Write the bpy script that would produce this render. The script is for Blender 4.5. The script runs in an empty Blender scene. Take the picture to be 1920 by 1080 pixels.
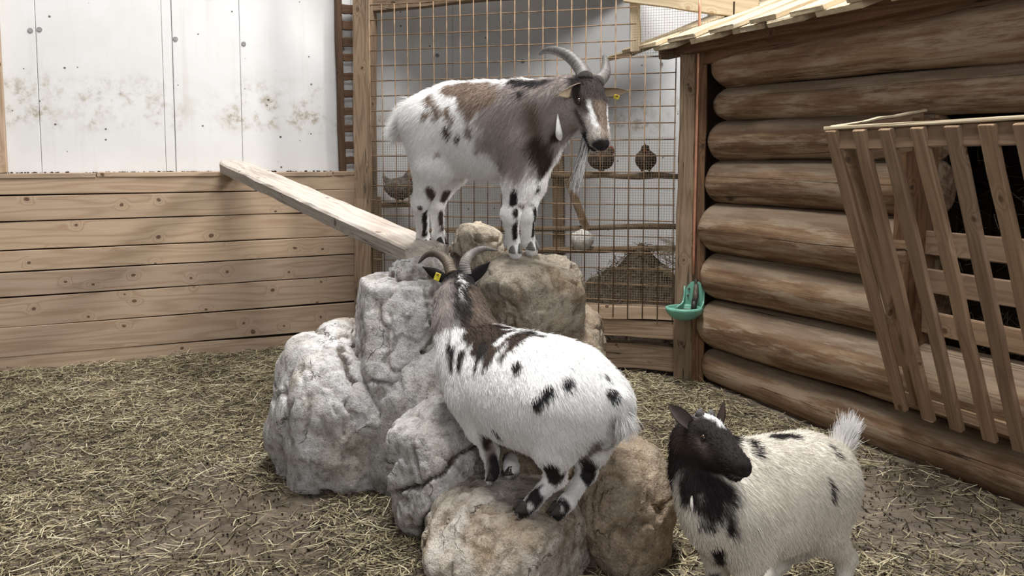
import bpy, bmesh, math, random
import numpy as np
from mathutils import Vector, Matrix
from mathutils.bvhtree import BVHTree

random.seed(7)
RNG = np.random.default_rng(11)
SC = bpy.context.scene
COL = SC.collection

# ---------------------------------------------------------------- camera
F, CX, CY, HOR, EYE = 1600.0, 960.0, 430.0, 298.0, 1.30
PITCH = math.atan((CY - HOR) / F)
cam_d = bpy.data.cameras.new('camera')
cam_d.sensor_width = 36.0
cam_d.lens = F / 1920.0 * 36.0
cam_d.shift_y = -(540.0 - CY) / 1920.0
cam = bpy.data.objects.new('camera', cam_d)
COL.objects.link(cam)
cam.location = (0, 0, EYE)
cam.rotation_euler = (math.pi / 2 - PITCH, 0, 0)
cam_d.clip_start = 0.05
SC.camera = cam

# ---------------------------------------------------------------- light and exposure
SC.view_settings.view_transform = 'Standard'
SC.view_settings.look = 'None'
SC.view_settings.gamma = 1.0
SC.view_settings.use_curve_mapping = False
SC.view_settings.exposure = -0.52
world = bpy.data.worlds.new('world')
SC.world = world
world.use_nodes = True
bg = world.node_tree.nodes['Background']
bg.inputs[0].default_value = (0.95, 0.97, 1.0, 1)
bg.inputs[1].default_value = 0.26


def area_light(name, loc, target, sx, sy, power, col):
    d = bpy.data.lights.new(name, 'AREA')
    d.shape = 'RECTANGLE'
    d.size, d.size_y = sx, sy
    d.energy = power
    d.color = col
    o = bpy.data.objects.new(name, d)
    COL.objects.link(o)
    o.location = loc
    o.rotation_euler = (Vector(target) - Vector(loc)).to_track_quat('-Z', 'Y').to_euler()
    return o


# skylight strip over the pen, a side window high on the right, a soft fill added behind the camera
area_light('skylight', (0.10, 3.6, 7.0), (0.12, 3.65, 0.0), 0.8, 4.6, 1150, (1.0, 0.98, 0.95))
area_light('side_window', (8.9, 1.1, 6.1), (-2.0, 4.9, 0.7), 1.7, 1.5, 1050, (1.0, 0.97, 0.93))
area_light('front_fill', (1.0, -2.6, 2.6), (-0.3, 4.4, 0.8), 2.8, 2.4, 125, (1.0, 0.99, 1.0))


# ---------------------------------------------------------------- geometry of the place
def ray(px, py):
    x, y = (px - CX) / F, (CY - py) / F
    c, s = math.cos(PITCH), math.sin(PITCH)
    return Vector((x, c + y * s, -s + y * c))


EYEP = Vector((0, 0, EYE))


def at(px, py, Y):
    d = ray(px, py)
    return EYEP + d * (Y / d.y)


def on_floor(px, py):
    d = ray(px, py)
    return EYEP + d * (-EYE / d.z)


def hit(px, py, p, n):
    d = ray(px, py)
    return EYEP + d * ((p - EYEP).dot(n) / d.dot(n))


class Plane:
    """a vertical plane through two floor points; n looks towards the camera"""
    def __init__(s, a, b):
        s.a, s.b = a.copy(), b.copy()
        s.t = (b - a).normalized()
        s.n = Vector((s.t.y, -s.t.x, 0))
        if s.n.dot(EYEP - a) < 0:
            s.n = -s.n

    def px(s, x, y, off=0.0):
        return hit(x, y, s.a + s.n * off, s.n)

    def p(s, t, z, off=0.0):
        return s.a + s.t * t + s.n * off + Vector((0, 0, z))

    def t_of(s, q):
        return (q - s.a).dot(s.t)


W1 = Plane(on_floor(0, 697), on_floor(670, 640))       # plank wall
LW = Plane(on_floor(1322, 712), on_floor(1920, 947))   # log wall
FN = Plane(on_floor(686, 662), on_floor(1290, 705))    # mesh fence


# ---------------------------------------------------------------- numpy noise
_perm = np.random.default_rng(5).permutation(256)
_perm = np.concatenate([_perm, _perm, _perm])
_grad = np.random.default_rng(6).normal(size=(256, 3))
_grad /= np.linalg.norm(_grad, axis=1)[:, None]


def noise3(p):
    p = np.asarray(p, float)
    i = np.floor(p).astype(int)
    f = p - i
    u = f * f * f * (f * (f * 6 - 15) + 10)
    i &= 255
    out = 0
    for dx in (0, 1):
        wx = u[:, 0] if dx else 1 - u[:, 0]
        for dy in (0, 1):
            wy = u[:, 1] if dy else 1 - u[:, 1]
            for dz in (0, 1):
                wz = u[:, 2] if dz else 1 - u[:, 2]
                h = _perm[_perm[_perm[i[:, 0] + dx] + i[:, 1] + dy] + i[:, 2] + dz]
                g = _grad[h]
                out = out + wx * wy * wz * (g[:, 0] * (f[:, 0] - dx) + g[:, 1] * (f[:, 1] - dy) + g[:, 2] * (f[:, 2] - dz))
    return out * 1.5


def fbm(p, oct=4, gain=0.5):
    p = np.asarray(p, float)
    a, s, r = 1.0, 1.0, 0
    for k in range(oct):
        r = r + a * noise3(p * s + 17.3 * k)
        a *= gain
        s *= 2.03
    return r


def sstep(a, b, x):
    t = np.clip((x - a) / (b - a), 0, 1)
    return t * t * (3 - 2 * t)


# ---------------------------------------------------------------- object helpers
def tag(o, label=None, cat=None, group=None, kind=None):
    if label:
        o['label'] = label
    if cat:
        o['category'] = cat
    if group:
        o['group'] = group
    if kind:
        o['kind'] = kind
    return o


def empty(name, loc, label=None, cat=None, group=None, kind=None):
    o = bpy.data.objects.new(name, None)
    o.empty_display_size = 0.1
    COL.objects.link(o)
    o.location = loc
    return tag(o, label, cat, group, kind)


def world_loc(o):
    v = Vector((0, 0, 0))
    while o is not None:
        v += o.location
        o = o.parent
    return v


def link(name, me, mat=None, parent=None, mw=None):
    o = bpy.data.objects.new(name, me)
    COL.objects.link(o)
    if mat is not None:
        me.materials.clear()
        me.materials.append(mat)
    mw = mw or Matrix.Identity(4)
    if parent is not None:
        o.parent = parent
        pm = Matrix.Identity(4)
        chain = []
        q = parent
        while q is not None:
            chain.append(q.matrix_basis.copy())
            q = q.parent
        for m_ in reversed(chain):
            pm = pm @ m_
        mw = pm.inverted() @ mw
    o.matrix_basis = mw
    return o


def mesh_np(name, V, faces, smooth=False, col=None):
    """V (n,3); faces: array (m,3)/(m,4) or a list of such arrays"""
    me = bpy.data.meshes.new(name)
    V = np.asarray(V, np.float32)
    if not isinstance(faces, list):
        faces = [faces]
    faces = [np.asarray(f, np.int32) for f in faces if len(f)]
    me.vertices.add(len(V))
    me.vertices.foreach_set('co', V.ravel())
    loops = np.concatenate([f.ravel() for f in faces])
    tot = np.concatenate([np.full(len(f), f.shape[1], np.int32) for f in faces])
    start = np.concatenate([[0], np.cumsum(tot)[:-1]]).astype(np.int32)
    me.loops.add(len(loops))
    me.loops.foreach_set('vertex_index', loops)
    me.polygons.add(len(tot))
    me.polygons.foreach_set('loop_start', start)
    me.polygons.foreach_set('use_smooth', np.full(len(tot), bool(smooth)))
    me.update(calc_edges=True)
    if col is not None:
        a = me.color_attributes.new('col', 'FLOAT_COLOR', 'POINT')
        c = np.ones((len(V), 4), np.float32)
        c[:, :3] = col
        a.data.foreach_set('color', c.ravel())
    me.validate()
    return me


def frame(p0, p1, up=Vector((0, 0, 1))):
    """local X from p0 to p1, local Z near 'up'; origin at the middle"""
    x = (p1 - p0).normalized()
    y = up.cross(x)
    if y.length < 1e-4:
        y = Vector((0, 1, 0)).cross(x)
    y.normalize()
    z = x.cross(y)
    m = Matrix((x, y, z)).transposed().to_4x4()
    m.translation = (p0 + p1) / 2
    return m


def beam_mesh(name, L, w, h, ch=0.004, segs=6, wob=0.002, seed=0, taper=1.0, ends=0.0):
    """a sawn board: length along X, width w along Y, thickness h along Z, eased edges"""
    r = np.random.default_rng(seed)
    a, b = w / 2, h / 2
    ch = min(ch, a * 0.45, b * 0.45)
    sec = np.array([(a - ch, b), (-a + ch, b), (-a, b - ch), (-a, -b + ch), (-a + ch, -b), (a - ch, -b), (a, -b + ch), (a, b - ch)])
    xs = np.concatenate([[-L / 2], np.linspace(-L / 2 + ch, L / 2 - ch, segs + 1), [L / 2]])
    V = []
    for i, x in enumerate(xs):
        s = sec.copy()
        if i == 0 or i == len(xs) - 1:
            s *= np.array([(a - ch) / a, (b - ch) / b])
        k = taper ** (x / L + 0.5)
        s = s * k + r.normal(size=2) * wob + r.normal(size=s.shape) * wob * 0.5
        V.append(np.column_stack([np.full(8, x) + (r.normal(size=8) * ends if i in (0, 1, len(xs) - 2, len(xs) - 1) else 0), s]))
    V = np.concatenate(V)
    n = len(xs)
    Q = []
    for i in range(n - 1):
        for j in range(8):
            k = (j + 1) % 8
            Q.append((i * 8 + j, i * 8 + k, (i + 1) * 8 + k, (i + 1) * 8 + j))
    cap = [np.array([[7, 6, 5, 4, 3, 2, 1, 0]]), np.array([[(n - 1) * 8 + j for j in range(8)]])]
    return mesh_np(name, V, [np.array(Q)[:, ::-1]] + [c[:, ::-1] for c in cap])


_bs = [0]


def beam(name, p0, p1, w, h, mat, parent=None, up=Vector((0, 0, 1)), ch=0.004, segs=6, wob=0.0015, taper=1.0, ends=0.0):
    """w along local Y (perpendicular to 'up'), h along local Z (near 'up')"""
    _bs[0] += 1
    me = beam_mesh(name, (p1 - p0).length, w, h, ch, segs, wob, _bs[0], taper, ends)
    return link(name, me, mat, parent, frame(p0, p1, up))


def tube_mesh(name, pts, rads, sides=8, smooth=True, cap=True, col=None):
    pts = [Vector(p) for p in pts]
    n = len(pts)
    V, prev = [], None
    for i, p in enumerate(pts):
        d = (pts[min(i + 1, n - 1)] - pts[max(i - 1, 0)]).normalized()
        if prev is None:
            u = d.orthogonal().normalized()
        else:
            u = (prev - d * prev.dot(d)).normalized()
        prev = u
        v = d.cross(u)
        r = rads[i] if hasattr(rads, '__len__') else rads
        for k in range(sides):
            a = 2 * math.pi * k / sides
            V.append(p + (u * math.cos(a) + v * math.sin(a)) * r)
    Q = [(i * sides + j, i * sides + (j + 1) % sides, (i + 1) * sides + (j + 1) % sides, (i + 1) * sides + j) for i in range(n - 1) for j in range(sides)]
    fs = [np.array(Q)]
    if cap:
        fs += [np.array([[sides - 1 - j for j in range(sides)]]), np.array([[(n - 1) * sides + j for j in range(sides)]])]
    return mesh_np(name, [tuple(v) for v in V], fs, smooth, col)


def tube(name, pts, rads, mat, parent=None, sides=8, **k):
    base = Vector(pts[0])
    me = tube_mesh(name, [Vector(p) - base for p in pts], rads, sides, **k)
    return link(name, me, mat, parent, Matrix.Translation(base))


def spline(pts, n):
    """Catmull-Rom through pts (any dimension), n samples"""
    P = np.array([tuple(p) for p in pts], float)
    P = np.vstack([2 * P[0] - P[1], P, 2 * P[-1] - P[-2]])
    m = len(P) - 3
    out = []
    for u in np.linspace(0, m, n):
        i = min(int(u), m - 1)
        t = u - i
        a, b, c, d = P[i:i + 4]
        out.append(0.5 * ((2 * b) + (c - a) * t + (2 * a - 5 * b + 4 * c - d) * t * t + (3 * b - a - 3 * c + d) * t ** 3))
    return np.array(out)


# ---------------------------------------------------------------- materials
def lin(r, g, b):
    f = lambda v: (v / 255 / 12.92) if v / 255 <= 0.04045 else ((v / 255 + 0.055) / 1.055) ** 2.4
    return (f(r), f(g), f(b), 1.0)


class Mat:
    def __init__(s, name, rough=0.8, spec=0.3):
        s.m = bpy.data.materials.new(name)
        s.m.use_nodes = True
        s.t = s.m.node_tree
        s.b = s.t.nodes['Principled BSDF']
        s.b.inputs['Roughness'].default_value = rough
        s.b.inputs['Specular IOR Level'].default_value = spec

    def put(s, sock, v):
        if isinstance(v, bpy.types.NodeSocket):
            s.t.links.new(v, sock)
        else:
            sock.default_value = v

    def n(s, typ, out=0, props=None, **ins):
        x = s.t.nodes.new('ShaderNode' + typ)
        for k, v in (props or {}).items():
            setattr(x, k, v)
        for k, v in ins.items():
            s.put(x.inputs[k], v)
        return x.outputs[out]

    def mix(s, f, a, b, mode='MIX'):
        x = s.t.nodes.new('ShaderNodeMix')
        x.data_type = 'RGBA'
        x.blend_type = mode
        s.put(x.inputs[0], f)
        s.put(x.inputs[6], a)
        s.put(x.inputs[7], b)
        return x.outputs[2]

    def math(s, op, a, b=0.0, c=0.0, clamp=False):
        x = s.t.nodes.new('ShaderNodeMath')
        x.operation = op
        x.use_clamp = clamp
        for i, v in enumerate((a, b, c)):
            s.put(x.inputs[i], v)
        return x.outputs[0]

    def ramp(s, f, pts):
        x = s.t.nodes.new('ShaderNodeValToRGB')
        e = x.color_ramp.elements
        while len(e) < len(pts):
            e.new(0.5)
        for el, (p, c) in zip(e, pts):
            el.position = p
            el.color = c if hasattr(c, '__len__') else (c, c, c, 1)
        s.put(x.inputs[0], f)
        return x.outputs[0]

    def step(s, f, a, b):
        """smooth 0..1 from a to b"""
        x = s.t.nodes.new('ShaderNodeMapRange')
        x.interpolation_type = 'SMOOTHSTEP'
        s.put(x.inputs[0], f)
        x.inputs[1].default_value = a
        x.inputs[2].default_value = b
        return x.outputs[0]

    def objco(s, scale=(1, 1, 1), jitter=True):
        co = s.n('TexCoord', 3)
        if jitter:
            rnd = s.n('ObjectInfo', 5)
            off = s.n('CombineXYZ', X=s.math('MULTIPLY', rnd, 37.1), Y=s.math('MULTIPLY', rnd, 91.7), Z=s.math('MULTIPLY', rnd, 13.3))
            co = s.vadd(co, off)
        return s.vscale(co, scale)

    def vadd(s, a, b):
        return s.n('VectorMath', 0, {'operation': 'ADD'}, **{}) if False else s._vm('ADD', a, b)

    def _vm(s, op, a, b):
        x = s.t.nodes.new('ShaderNodeVectorMath')
        x.operation = op
        s.put(x.inputs[0], a)
        s.put(x.inputs[1], b)
        return x.outputs[0]

    def vscale(s, a, sc):
        return s._vm('MULTIPLY', a, sc)

    def noise(s, co, scale=1.0, detail=4.0, rough=0.55, dist=0.0):
        return s.n('TexNoise', 0, Vector=co, Scale=scale, Detail=detail, Roughness=rough, Distortion=dist)

    def bump(s, h, strength=0.3, dist=0.01):
        x = s.t.nodes.new('ShaderNodeBump')
        s.put(x.inputs['Height'], h)
        x.inputs['Strength'].default_value = strength
        x.inputs['Distance'].default_value = dist
        s.t.links.new(x.outputs[0], s.b.inputs['Normal'])

    def color(s, c):
        s.put(s.b.inputs['Base Color'], c)
        return s


def wood(name, light, dark, knot, grain=1.0, knots=1.0, weather=0.3, weather_col=None, rough=0.8, rings=26.0, bump=0.25, cracks=0.0):
    m = Mat(name, rough, 0.2)
    co = m.objco()
    sep = m.t.nodes.new('ShaderNodeSeparateXYZ')
    m.put(sep.inputs[0], co)
    x, y, z = sep.outputs
    face = m.n('CombineXYZ', X=x, Y=m.math('ADD', y, m.math('MULTIPLY', z, 0.8)), Z=0.0)
    wig = m.n('TexNoise', 1, Vector=face, Scale=6.0, Detail=1.0)
    facew = m._vm('ADD', face, m._vm('MULTIPLY', m._vm('SUBTRACT', wig, (0.5, 0.5, 0.5)), (0.05, 0.05, 0)))
    vor = m.n('TexVoronoi', 0, {'voronoi_dimensions': '2D'}, Vector=m.vscale(facew, (1.0, 1.25, 1)), Scale=4.2)
    vcol = m.n('TexVoronoi', 1, {'voronoi_dimensions': '2D'}, Vector=m.vscale(facew, (1.0, 1.25, 1)), Scale=4.2)
    keep = m.step(m.n('SeparateColor', 0, Color=vcol), 0.45, 0.5)
    bulge = m.math('MULTIPLY', m.math('POWER', 2.718, m.math('MULTIPLY', m.math('MULTIPLY', vor, vor), -55.0)), keep)
    v = m.noise(m.vscale(co, (0.55 * grain, 6.5 * grain, 6.5 * grain)), 1.0, 2.0, 0.5)
    v = m.math('ADD', v, m.math('MULTIPLY', bulge, 0.30 * knots))
    ring = m.math('SINE', m.math('MULTIPLY', v, rings * 2.4))
    ring = m.math('POWER', m.math('MULTIPLY_ADD', ring, 0.5, 0.5), 2.0)
    fine = m.noise(m.vscale(co, (3.0, 130.0, 130.0)), 1.0, 3.0, 0.6)
    big = m.noise(m.vscale(co, (0.9, 3.0, 3.0)), 1.7, 3.0, 0.6)
    c = m.mix(m.math('MULTIPLY', ring, 0.55), light, dark)
    c = m.mix(m.math('MULTIPLY', m.step(fine, 0.45, 0.75), 0.35), c, dark)
    c = m.mix(m.math('MULTIPLY', m.step(big, 0.45, 0.72), weather), c, weather_col or dark)
    rnd = m.n('ObjectInfo', 5)
    c = m.mix(1.0, c, m.ramp(rnd, [(0.0, (0.84, 0.84, 0.86, 1)), (1.0, (1.1, 1.08, 1.04, 1))]), 'MULTIPLY')
    if knots > 0:
        ksz = m.math('MULTIPLY_ADD', m.n('SeparateColor', 1, Color=vcol), 0.035, 0.028)
        kd = m.math('SUBTRACT', vor, ksz)
        km = m.math('MULTIPLY', m.math('SUBTRACT', 1.0, m.step(kd, -0.012, 0.022)), keep)
        c = m.mix(m.math('MULTIPLY', km, min(0.9, knots)), c, knot)
    h = m.math('ADD', m.math('MULTIPLY', fine, 0.7), m.math('MULTIPLY', ring, -0.2))
    if cracks > 0:
        cr = m.noise(m.vscale(co, (0.8, 22.0, 22.0)), 1.0, 2.0, 0.5)
        cm = m.math('SUBTRACT', 1.0, m.step(m.math('ABSOLUTE', m.math('SUBTRACT', cr, 0.5)), 0.0, 0.012))
        cm = m.math('MULTIPLY', cm, m.step(big, 0.42, 0.55))
        c = m.mix(m.math('MULTIPLY', cm, cracks), c, lin(28, 20, 14))
        h = m.math('SUBTRACT', h, m.math('MULTIPLY', cm, 1.2))
    m.color(c)
    m.bump(h, bump, 0.004)
    return m.m


M = {}
M['pine'] = wood('pine_boards', lin(172, 152, 131), lin(142, 118, 96), lin(84, 62, 48), knots=0.95, weather=0.35, weather_col=lin(160, 138, 118))
M['post'] = wood('old_post_wood', lin(142, 123, 103), lin(100, 81, 63), lin(50, 36, 26), grain=1.6, knots=0.7, weather=0.6, weather_col=lin(92, 78, 66), cracks=0.8, bump=0.45)
M['postdark'] = wood('stained_post_wood', lin(128, 98, 74), lin(84, 60, 44), lin(44, 32, 24), grain=1.6, knots=0.6, weather=0.5, weather_col=lin(84, 70, 60), cracks=0.7, bump=0.45)
M['darkslat'] = wood('dark_slat_wood', lin(98, 76, 60), lin(66, 48, 36), lin(36, 26, 20), knots=0.5)
M['pale'] = wood('pale_rough_boards', lin(204, 190, 164), lin(176, 158, 128), lin(150, 112, 76), knots=0.5, weather=0.2, weather_col=lin(196, 172, 134), bump=0.4)
M['feeder'] = wood('hay_rack_wood', lin(158, 134, 110), lin(124, 100, 79), lin(74, 50, 34), grain=1.5, knots=0.7, weather=0.4, weather_col=lin(120, 96, 74))
M['ramp'] = wood('worn_ramp_wood', lin(178, 171, 165), lin(150, 139, 131), lin(96, 76, 60), grain=1.3, knots=0.8, weather=0.7, weather_col=lin(140, 128, 118), cracks=0.7, bump=0.4)
M['perch'] = wood('perch_wood', lin(128, 108, 86), lin(90, 72, 54), lin(50, 40, 30), knots=0.4, weather=0.4)


def log_material():
    m = Mat('weathered_log', 0.85, 0.15)
    co = m.objco()
    g = m.noise(m.vscale(co, (1.1, 22, 22)), 1.0, 4.0, 0.6)
    big = m.noise(m.vscale(co, (1.0, 5.0, 5.0)), 1.5, 4.0, 0.6)
    fine = m.noise(m.vscale(co, (4.0, 150, 150)), 1.0, 3.0, 0.6)
    c = m.ramp(g, [(0.3, lin(108, 84, 66)), (0.5, lin(142, 117, 94)), (0.72, lin(172, 148, 122))])
    pat = m.noise(m.vscale(co, (2.2, 16.0, 16.0)), 1.0, 6.0, 0.7)
    c = m.mix(m.math('MULTIPLY', m.step(pat, 0.46, 0.60), 0.75), c, lin(188, 172, 150))
    c = m.mix(m.math('MULTIPLY', m.step(pat, 0.46, 0.34), 0.45), c, lin(96, 72, 54))
    c = m.mix(m.math('MULTIPLY', m.step(fine, 0.5, 0.8), 0.4), c, lin(80, 58, 42))
    # settled dust lies on the upward faces
    nz = m.t.nodes.new('ShaderNodeSeparateXYZ')
    m.put(nz.inputs[0], m.n('NewGeometry', 1))
    dust = m.step(m.math('ADD', nz.outputs[2], m.math('MULTIPLY', m.math('SUBTRACT', big, 0.5), 0.5)), 0.25, 0.6)
    c = m.mix(m.math('MULTIPLY', dust, 0.60), c, lin(128, 117, 104))
    sh = m.n('ObjectInfo', 5)
    c = m.mix(1.0, c, m.ramp(sh, [(0.0, (0.74, 0.70, 0.67, 1)), (1.0, (0.98, 0.95, 0.92, 1))]), 'MULTIPLY')
    cr = m.noise(m.vscale(co, (0.10, 5.0, 5.0)), 1.0, 3.0, 0.55)
    cm = m.math('SUBTRACT', 1.0, m.step(m.math('ABSOLUTE', m.math('SUBTRACT', cr, 0.52)), 0.0, 0.0065))
    cm = m.math('MULTIPLY', cm, m.step(big, 0.40, 0.52))
    c = m.mix(m.math('MULTIPLY', cm, 0.85), c, lin(30, 21, 15))
    m.color(c)
    m.bump(m.math('SUBTRACT', m.math('ADD', m.math('MULTIPLY', g, 0.7), m.math('MULTIPLY', fine, 0.4)), m.math('MULTIPLY', cm, 1.0)), 0.5, 0.006)
    return m.m


M['log'] = log_material()


def concrete_material():
    m = Mat('whitewashed_concrete', 0.75, 0.2)
    co = m.n('NewGeometry', 0)
    sep = m.t.nodes.new('ShaderNodeSeparateXYZ')
    m.put(sep.inputs[0], co)
    z = sep.outputs[2]
    n1 = m.noise(co, 2.2, 5, 0.6)
    n2 = m.noise(co, 9.0, 5, 0.65)
    n3 = m.noise(co, 38.0, 3, 0.6)
    c = m.mix(m.math('MULTIPLY', m.step(n1, 0.4, 0.7), 0.3), lin(212, 212, 213), lin(192, 190, 186))
    # a dirty band where animals rub the wall
    band = m.math('MULTIPLY', m.step(z, 1.44, 1.56), m.math('SUBTRACT', 1.0, m.step(z, 1.66, 1.92)))
    st = m.math('MULTIPLY', m.math('MULTIPLY', band, m.step(n1, 0.38, 0.62)), m.step(n2, 0.40, 0.64))
    n5 = m.noise(co, 24.0, 6, 0.7)
    c = m.mix(m.math('MULTIPLY', m.math('MULTIPLY', st, m.step(n5, 0.42, 0.62)), 0.85), c, lin(138, 124, 98))
    c = m.mix(m.math('MULTIPLY', band, m.math('MULTIPLY', m.step(n2, 0.4, 0.7), 0.25)), c, lin(168, 158, 138))
    # vertical run marks
    run = m.noise(m.vscale(co, (14.0, 14.0, 0.8)), 1.0, 3.0, 0.6)
    c = m.mix(m.math('MULTIPLY', m.step(run, 0.56, 0.75), 0.22), c, lin(180, 172, 156))
    # fly specks and splashes
    vd = m.n('TexVoronoi', 0, Vector=co, Scale=15.0)
    vc = m.n('TexVoronoi', 1, Vector=co, Scale=15.0)
    sz = m.math('MULTIPLY', m.step(m.n('SeparateColor', 0, Color=vc), 0.55, 1.0), 0.12)
    sp = m.math('SUBTRACT', 1.0, m.step(m.math('SUBTRACT', m.math('ADD', vd, m.math('MULTIPLY', m.math('SUBTRACT', n3, 0.5), 0.12)), sz), -0.01, 0.015))
    c = m.mix(m.math('MULTIPLY', sp, 0.85), c, lin(62, 54, 48))
    c = m.mix(m.math('MULTIPLY', m.step(n3, 0.66, 0.74), m.math('MULTIPLY', st, 0.9)), c, lin(96, 82, 62))
    m.color(c)
    m.bump(n3, 0.08, 0.004)
    return m.m


M['concrete'] = concrete_material()


def plain(name, col, rough=0.7, spec=0.3, metal=0.0, var=0.12, scale=40.0, bump=0.0):
    m = Mat(name, rough, spec)
    co = m.objco()
    n = m.noise(co, scale, 4, 0.6)
    dk = tuple(v * (1 - 2 * var) for v in col[:3]) + (1,)
    lt = tuple(min(1, v * (1 + var)) for v in col[:3]) + (1,)
    m.color(m.ramp(n, [(0.3, dk), (0.7, lt)]))
    m.b.inputs['Metallic'].default_value = metal
    if bump:
        m.bump(n, bump, 0.003)
    return m.m


def attr_mat(name, rough=0.8, spec=0.2, var=0.15, scale=60.0, bump=0.0):
    m = Mat(name, rough, spec)
    a = m.n('Attribute', 0, {'attribute_name': 'col'})
    n = m.noise(m.n('NewGeometry', 0), scale, 4, 0.6)
    c = m.mix(1.0, a, m.ramp(n, [(0.3, (1 - var * 1.6,) * 3 + (1,)), (0.7, (1 + var,) * 3 + (1,))]), 'MULTIPLY')
    m.color(c)
    if bump:
        m.bump(n, bump, 0.003)
    return m.m


M['grey'] = plain('grey_plug', lin(140, 140, 142), 0.8)
M['wire'] = plain('rusty_wire', lin(136, 112, 88), 0.7, 0.3, 0.2, 0.3, 12.0)
M['finewire'] = plain('fine_galvanised_wire', lin(150, 136, 116), 0.6, 0.3, 0.3)
M['copper'] = plain('copper_pipe', lin(206, 150, 122), 0.45, 0.5, 0.5, 0.15, 14.0)
M['green'] = plain('green_enamel', lin(112, 170, 150), 0.45, 0.45, 0.0, 0.12, 18.0)
M['rust'] = plain('stained_metal', lin(92, 84, 74), 0.6, 0.4, 0.4, 0.3, 60.0)
M['blackrubber'] = plain('black_plastic', lin(36, 35, 36), 0.5, 0.4)
M['crumb'] = plain('dark_crumbs', lin(54, 45, 36), 0.95, 0.1, 0, 0.3)
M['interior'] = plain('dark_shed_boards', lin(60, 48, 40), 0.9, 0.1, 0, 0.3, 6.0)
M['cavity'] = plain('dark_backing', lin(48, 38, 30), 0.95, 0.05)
M['straw'] = attr_mat('straw', 0.75, 0.2, 0.12, 25.0)
M['attr'] = attr_mat('mottled_surface', 0.8, 0.2, 0.1)


def dirt_material():
    m = Mat('trodden_dirt', 0.95, 0.1)
    co = m.n('NewGeometry', 0)
    n1 = m.noise(co, 1.7, 5, 0.6)
    n2 = m.noise(co, 14.0, 6, 0.65)
    n3 = m.noise(co, 90.0, 4, 0.6)
    c = m.ramp(n2, [(0.3, lin(58, 50, 43)), (0.55, lin(96, 86, 74)), (0.75, lin(128, 116, 100))])
    c = m.mix(m.math('MULTIPLY', m.step(n1, 0.4, 0.65), 0.6), c, lin(122, 112, 102))
    c = m.mix(m.math('MULTIPLY', m.step(n3, 0.58, 0.7), 0.5), c, lin(48, 40, 34))
    m.color(c)
    m.bump(m.math('ADD', n2, m.math('MULTIPLY', n3, 0.4)), 0.6, 0.01)
    return m.m


M['dirt'] = dirt_material()


def rock_material():
    m = Mat('moulded_rock', 0.9, 0.12)
    co = m.n('NewGeometry', 0)
    a = m.n('Attribute', 0, {'attribute_name': 'col'})
    n1 = m.noise(co, 5.0, 6, 0.65)
    n2 = m.noise(co, 26.0, 6, 0.7)
    n3 = m.noise(co, 140.0, 3, 0.7)
    c = m.mix(1.0, a, m.ramp(n1, [(0.32, (0.74, 0.73, 0.72, 1)), (0.66, (1.16, 1.16, 1.17, 1))]), 'MULTIPLY')
    c = m.mix(1.0, c, m.ramp(n2, [(0.36, (0.62, 0.60, 0.58, 1)), (0.50, (1.0, 1.0, 1.0, 1)), (0.66, (1.16, 1.16, 1.16, 1))]), 'MULTIPLY')
    c = m.mix(m.math('MULTIPLY', m.step(n3, 0.56, 0.66), 0.5), c, lin(84, 76, 68))
    c = m.mix(m.math('MULTIPLY', m.step(n3, 0.42, 0.34), 0.35), c, lin(232, 230, 228))
    n4 = m.noise(m.vscale(co, (9.0, 9.0, 3.2)), 1.0, 5, 0.7)
    c = m.mix(m.math('MULTIPLY', m.step(n4, 0.56, 0.70), 0.40), c, lin(112, 98, 82))
    # hairline fissures
    w = m.n('TexNoise', 1, Vector=co, Scale=7.0, Detail=4.0)
    vo = m.n('TexVoronoi', 0, {'feature': 'DISTANCE_TO_EDGE'}, Vector=m._vm('ADD', co, m._vm('MULTIPLY', m._vm('SUBTRACT', w, (0.5, 0.5, 0.5)), (0.30, 0.30, 0.30))), Scale=3.3)
    fis = m.math('MULTIPLY', m.math('SUBTRACT', 1.0, m.step(vo, 0.0, 0.010)), m.step(n1, 0.54, 0.62))
    c = m.mix(m.math('MULTIPLY', fis, 0.5), c, lin(64, 56, 48))
    m.color(c)
    h = m.math('ADD', m.math('MULTIPLY', n2, 1.0), m.math('MULTIPLY', n3, 0.45))
    m.bump(m.math('SUBTRACT', h, m.math('MULTIPLY', fis, 0.9)), 0.9, 0.014)
    return m.m


M['rock'] = rock_material()

# ================================================================ FLOOR
# a box-shaped pit of trodden dirt with a gently uneven top
def floor_h(x, y):
    p = np.column_stack([x, y, np.zeros_like(x)])
    return 0.022 * fbm(p * 1.3, 3) + 0.008 * fbm(p * 6 + 9, 2)


gx, gy = np.meshgrid(np.linspace(-4.6, 4.2, 180), np.linspace(1.2, 8.4, 150), indexing='ij')
gz = floor_h(gx.ravel(), gy.ravel())
nx_, ny_ = gx.shape
idx = np.arange(nx_ * ny_).reshape(nx_, ny_)
Q = np.stack([idx[:-1, :-1], idx[1:, :-1], idx[1:, 1:], idx[:-1, 1:]], -1).reshape(-1, 4)
floor = link('floor', mesh_np('floor', np.column_stack([gx.ravel(), gy.ravel(), gz]), Q, True), M['dirt'])
tag(floor, 'trodden brown dirt floor under the scattered straw', 'floor', kind='structure')

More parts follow.
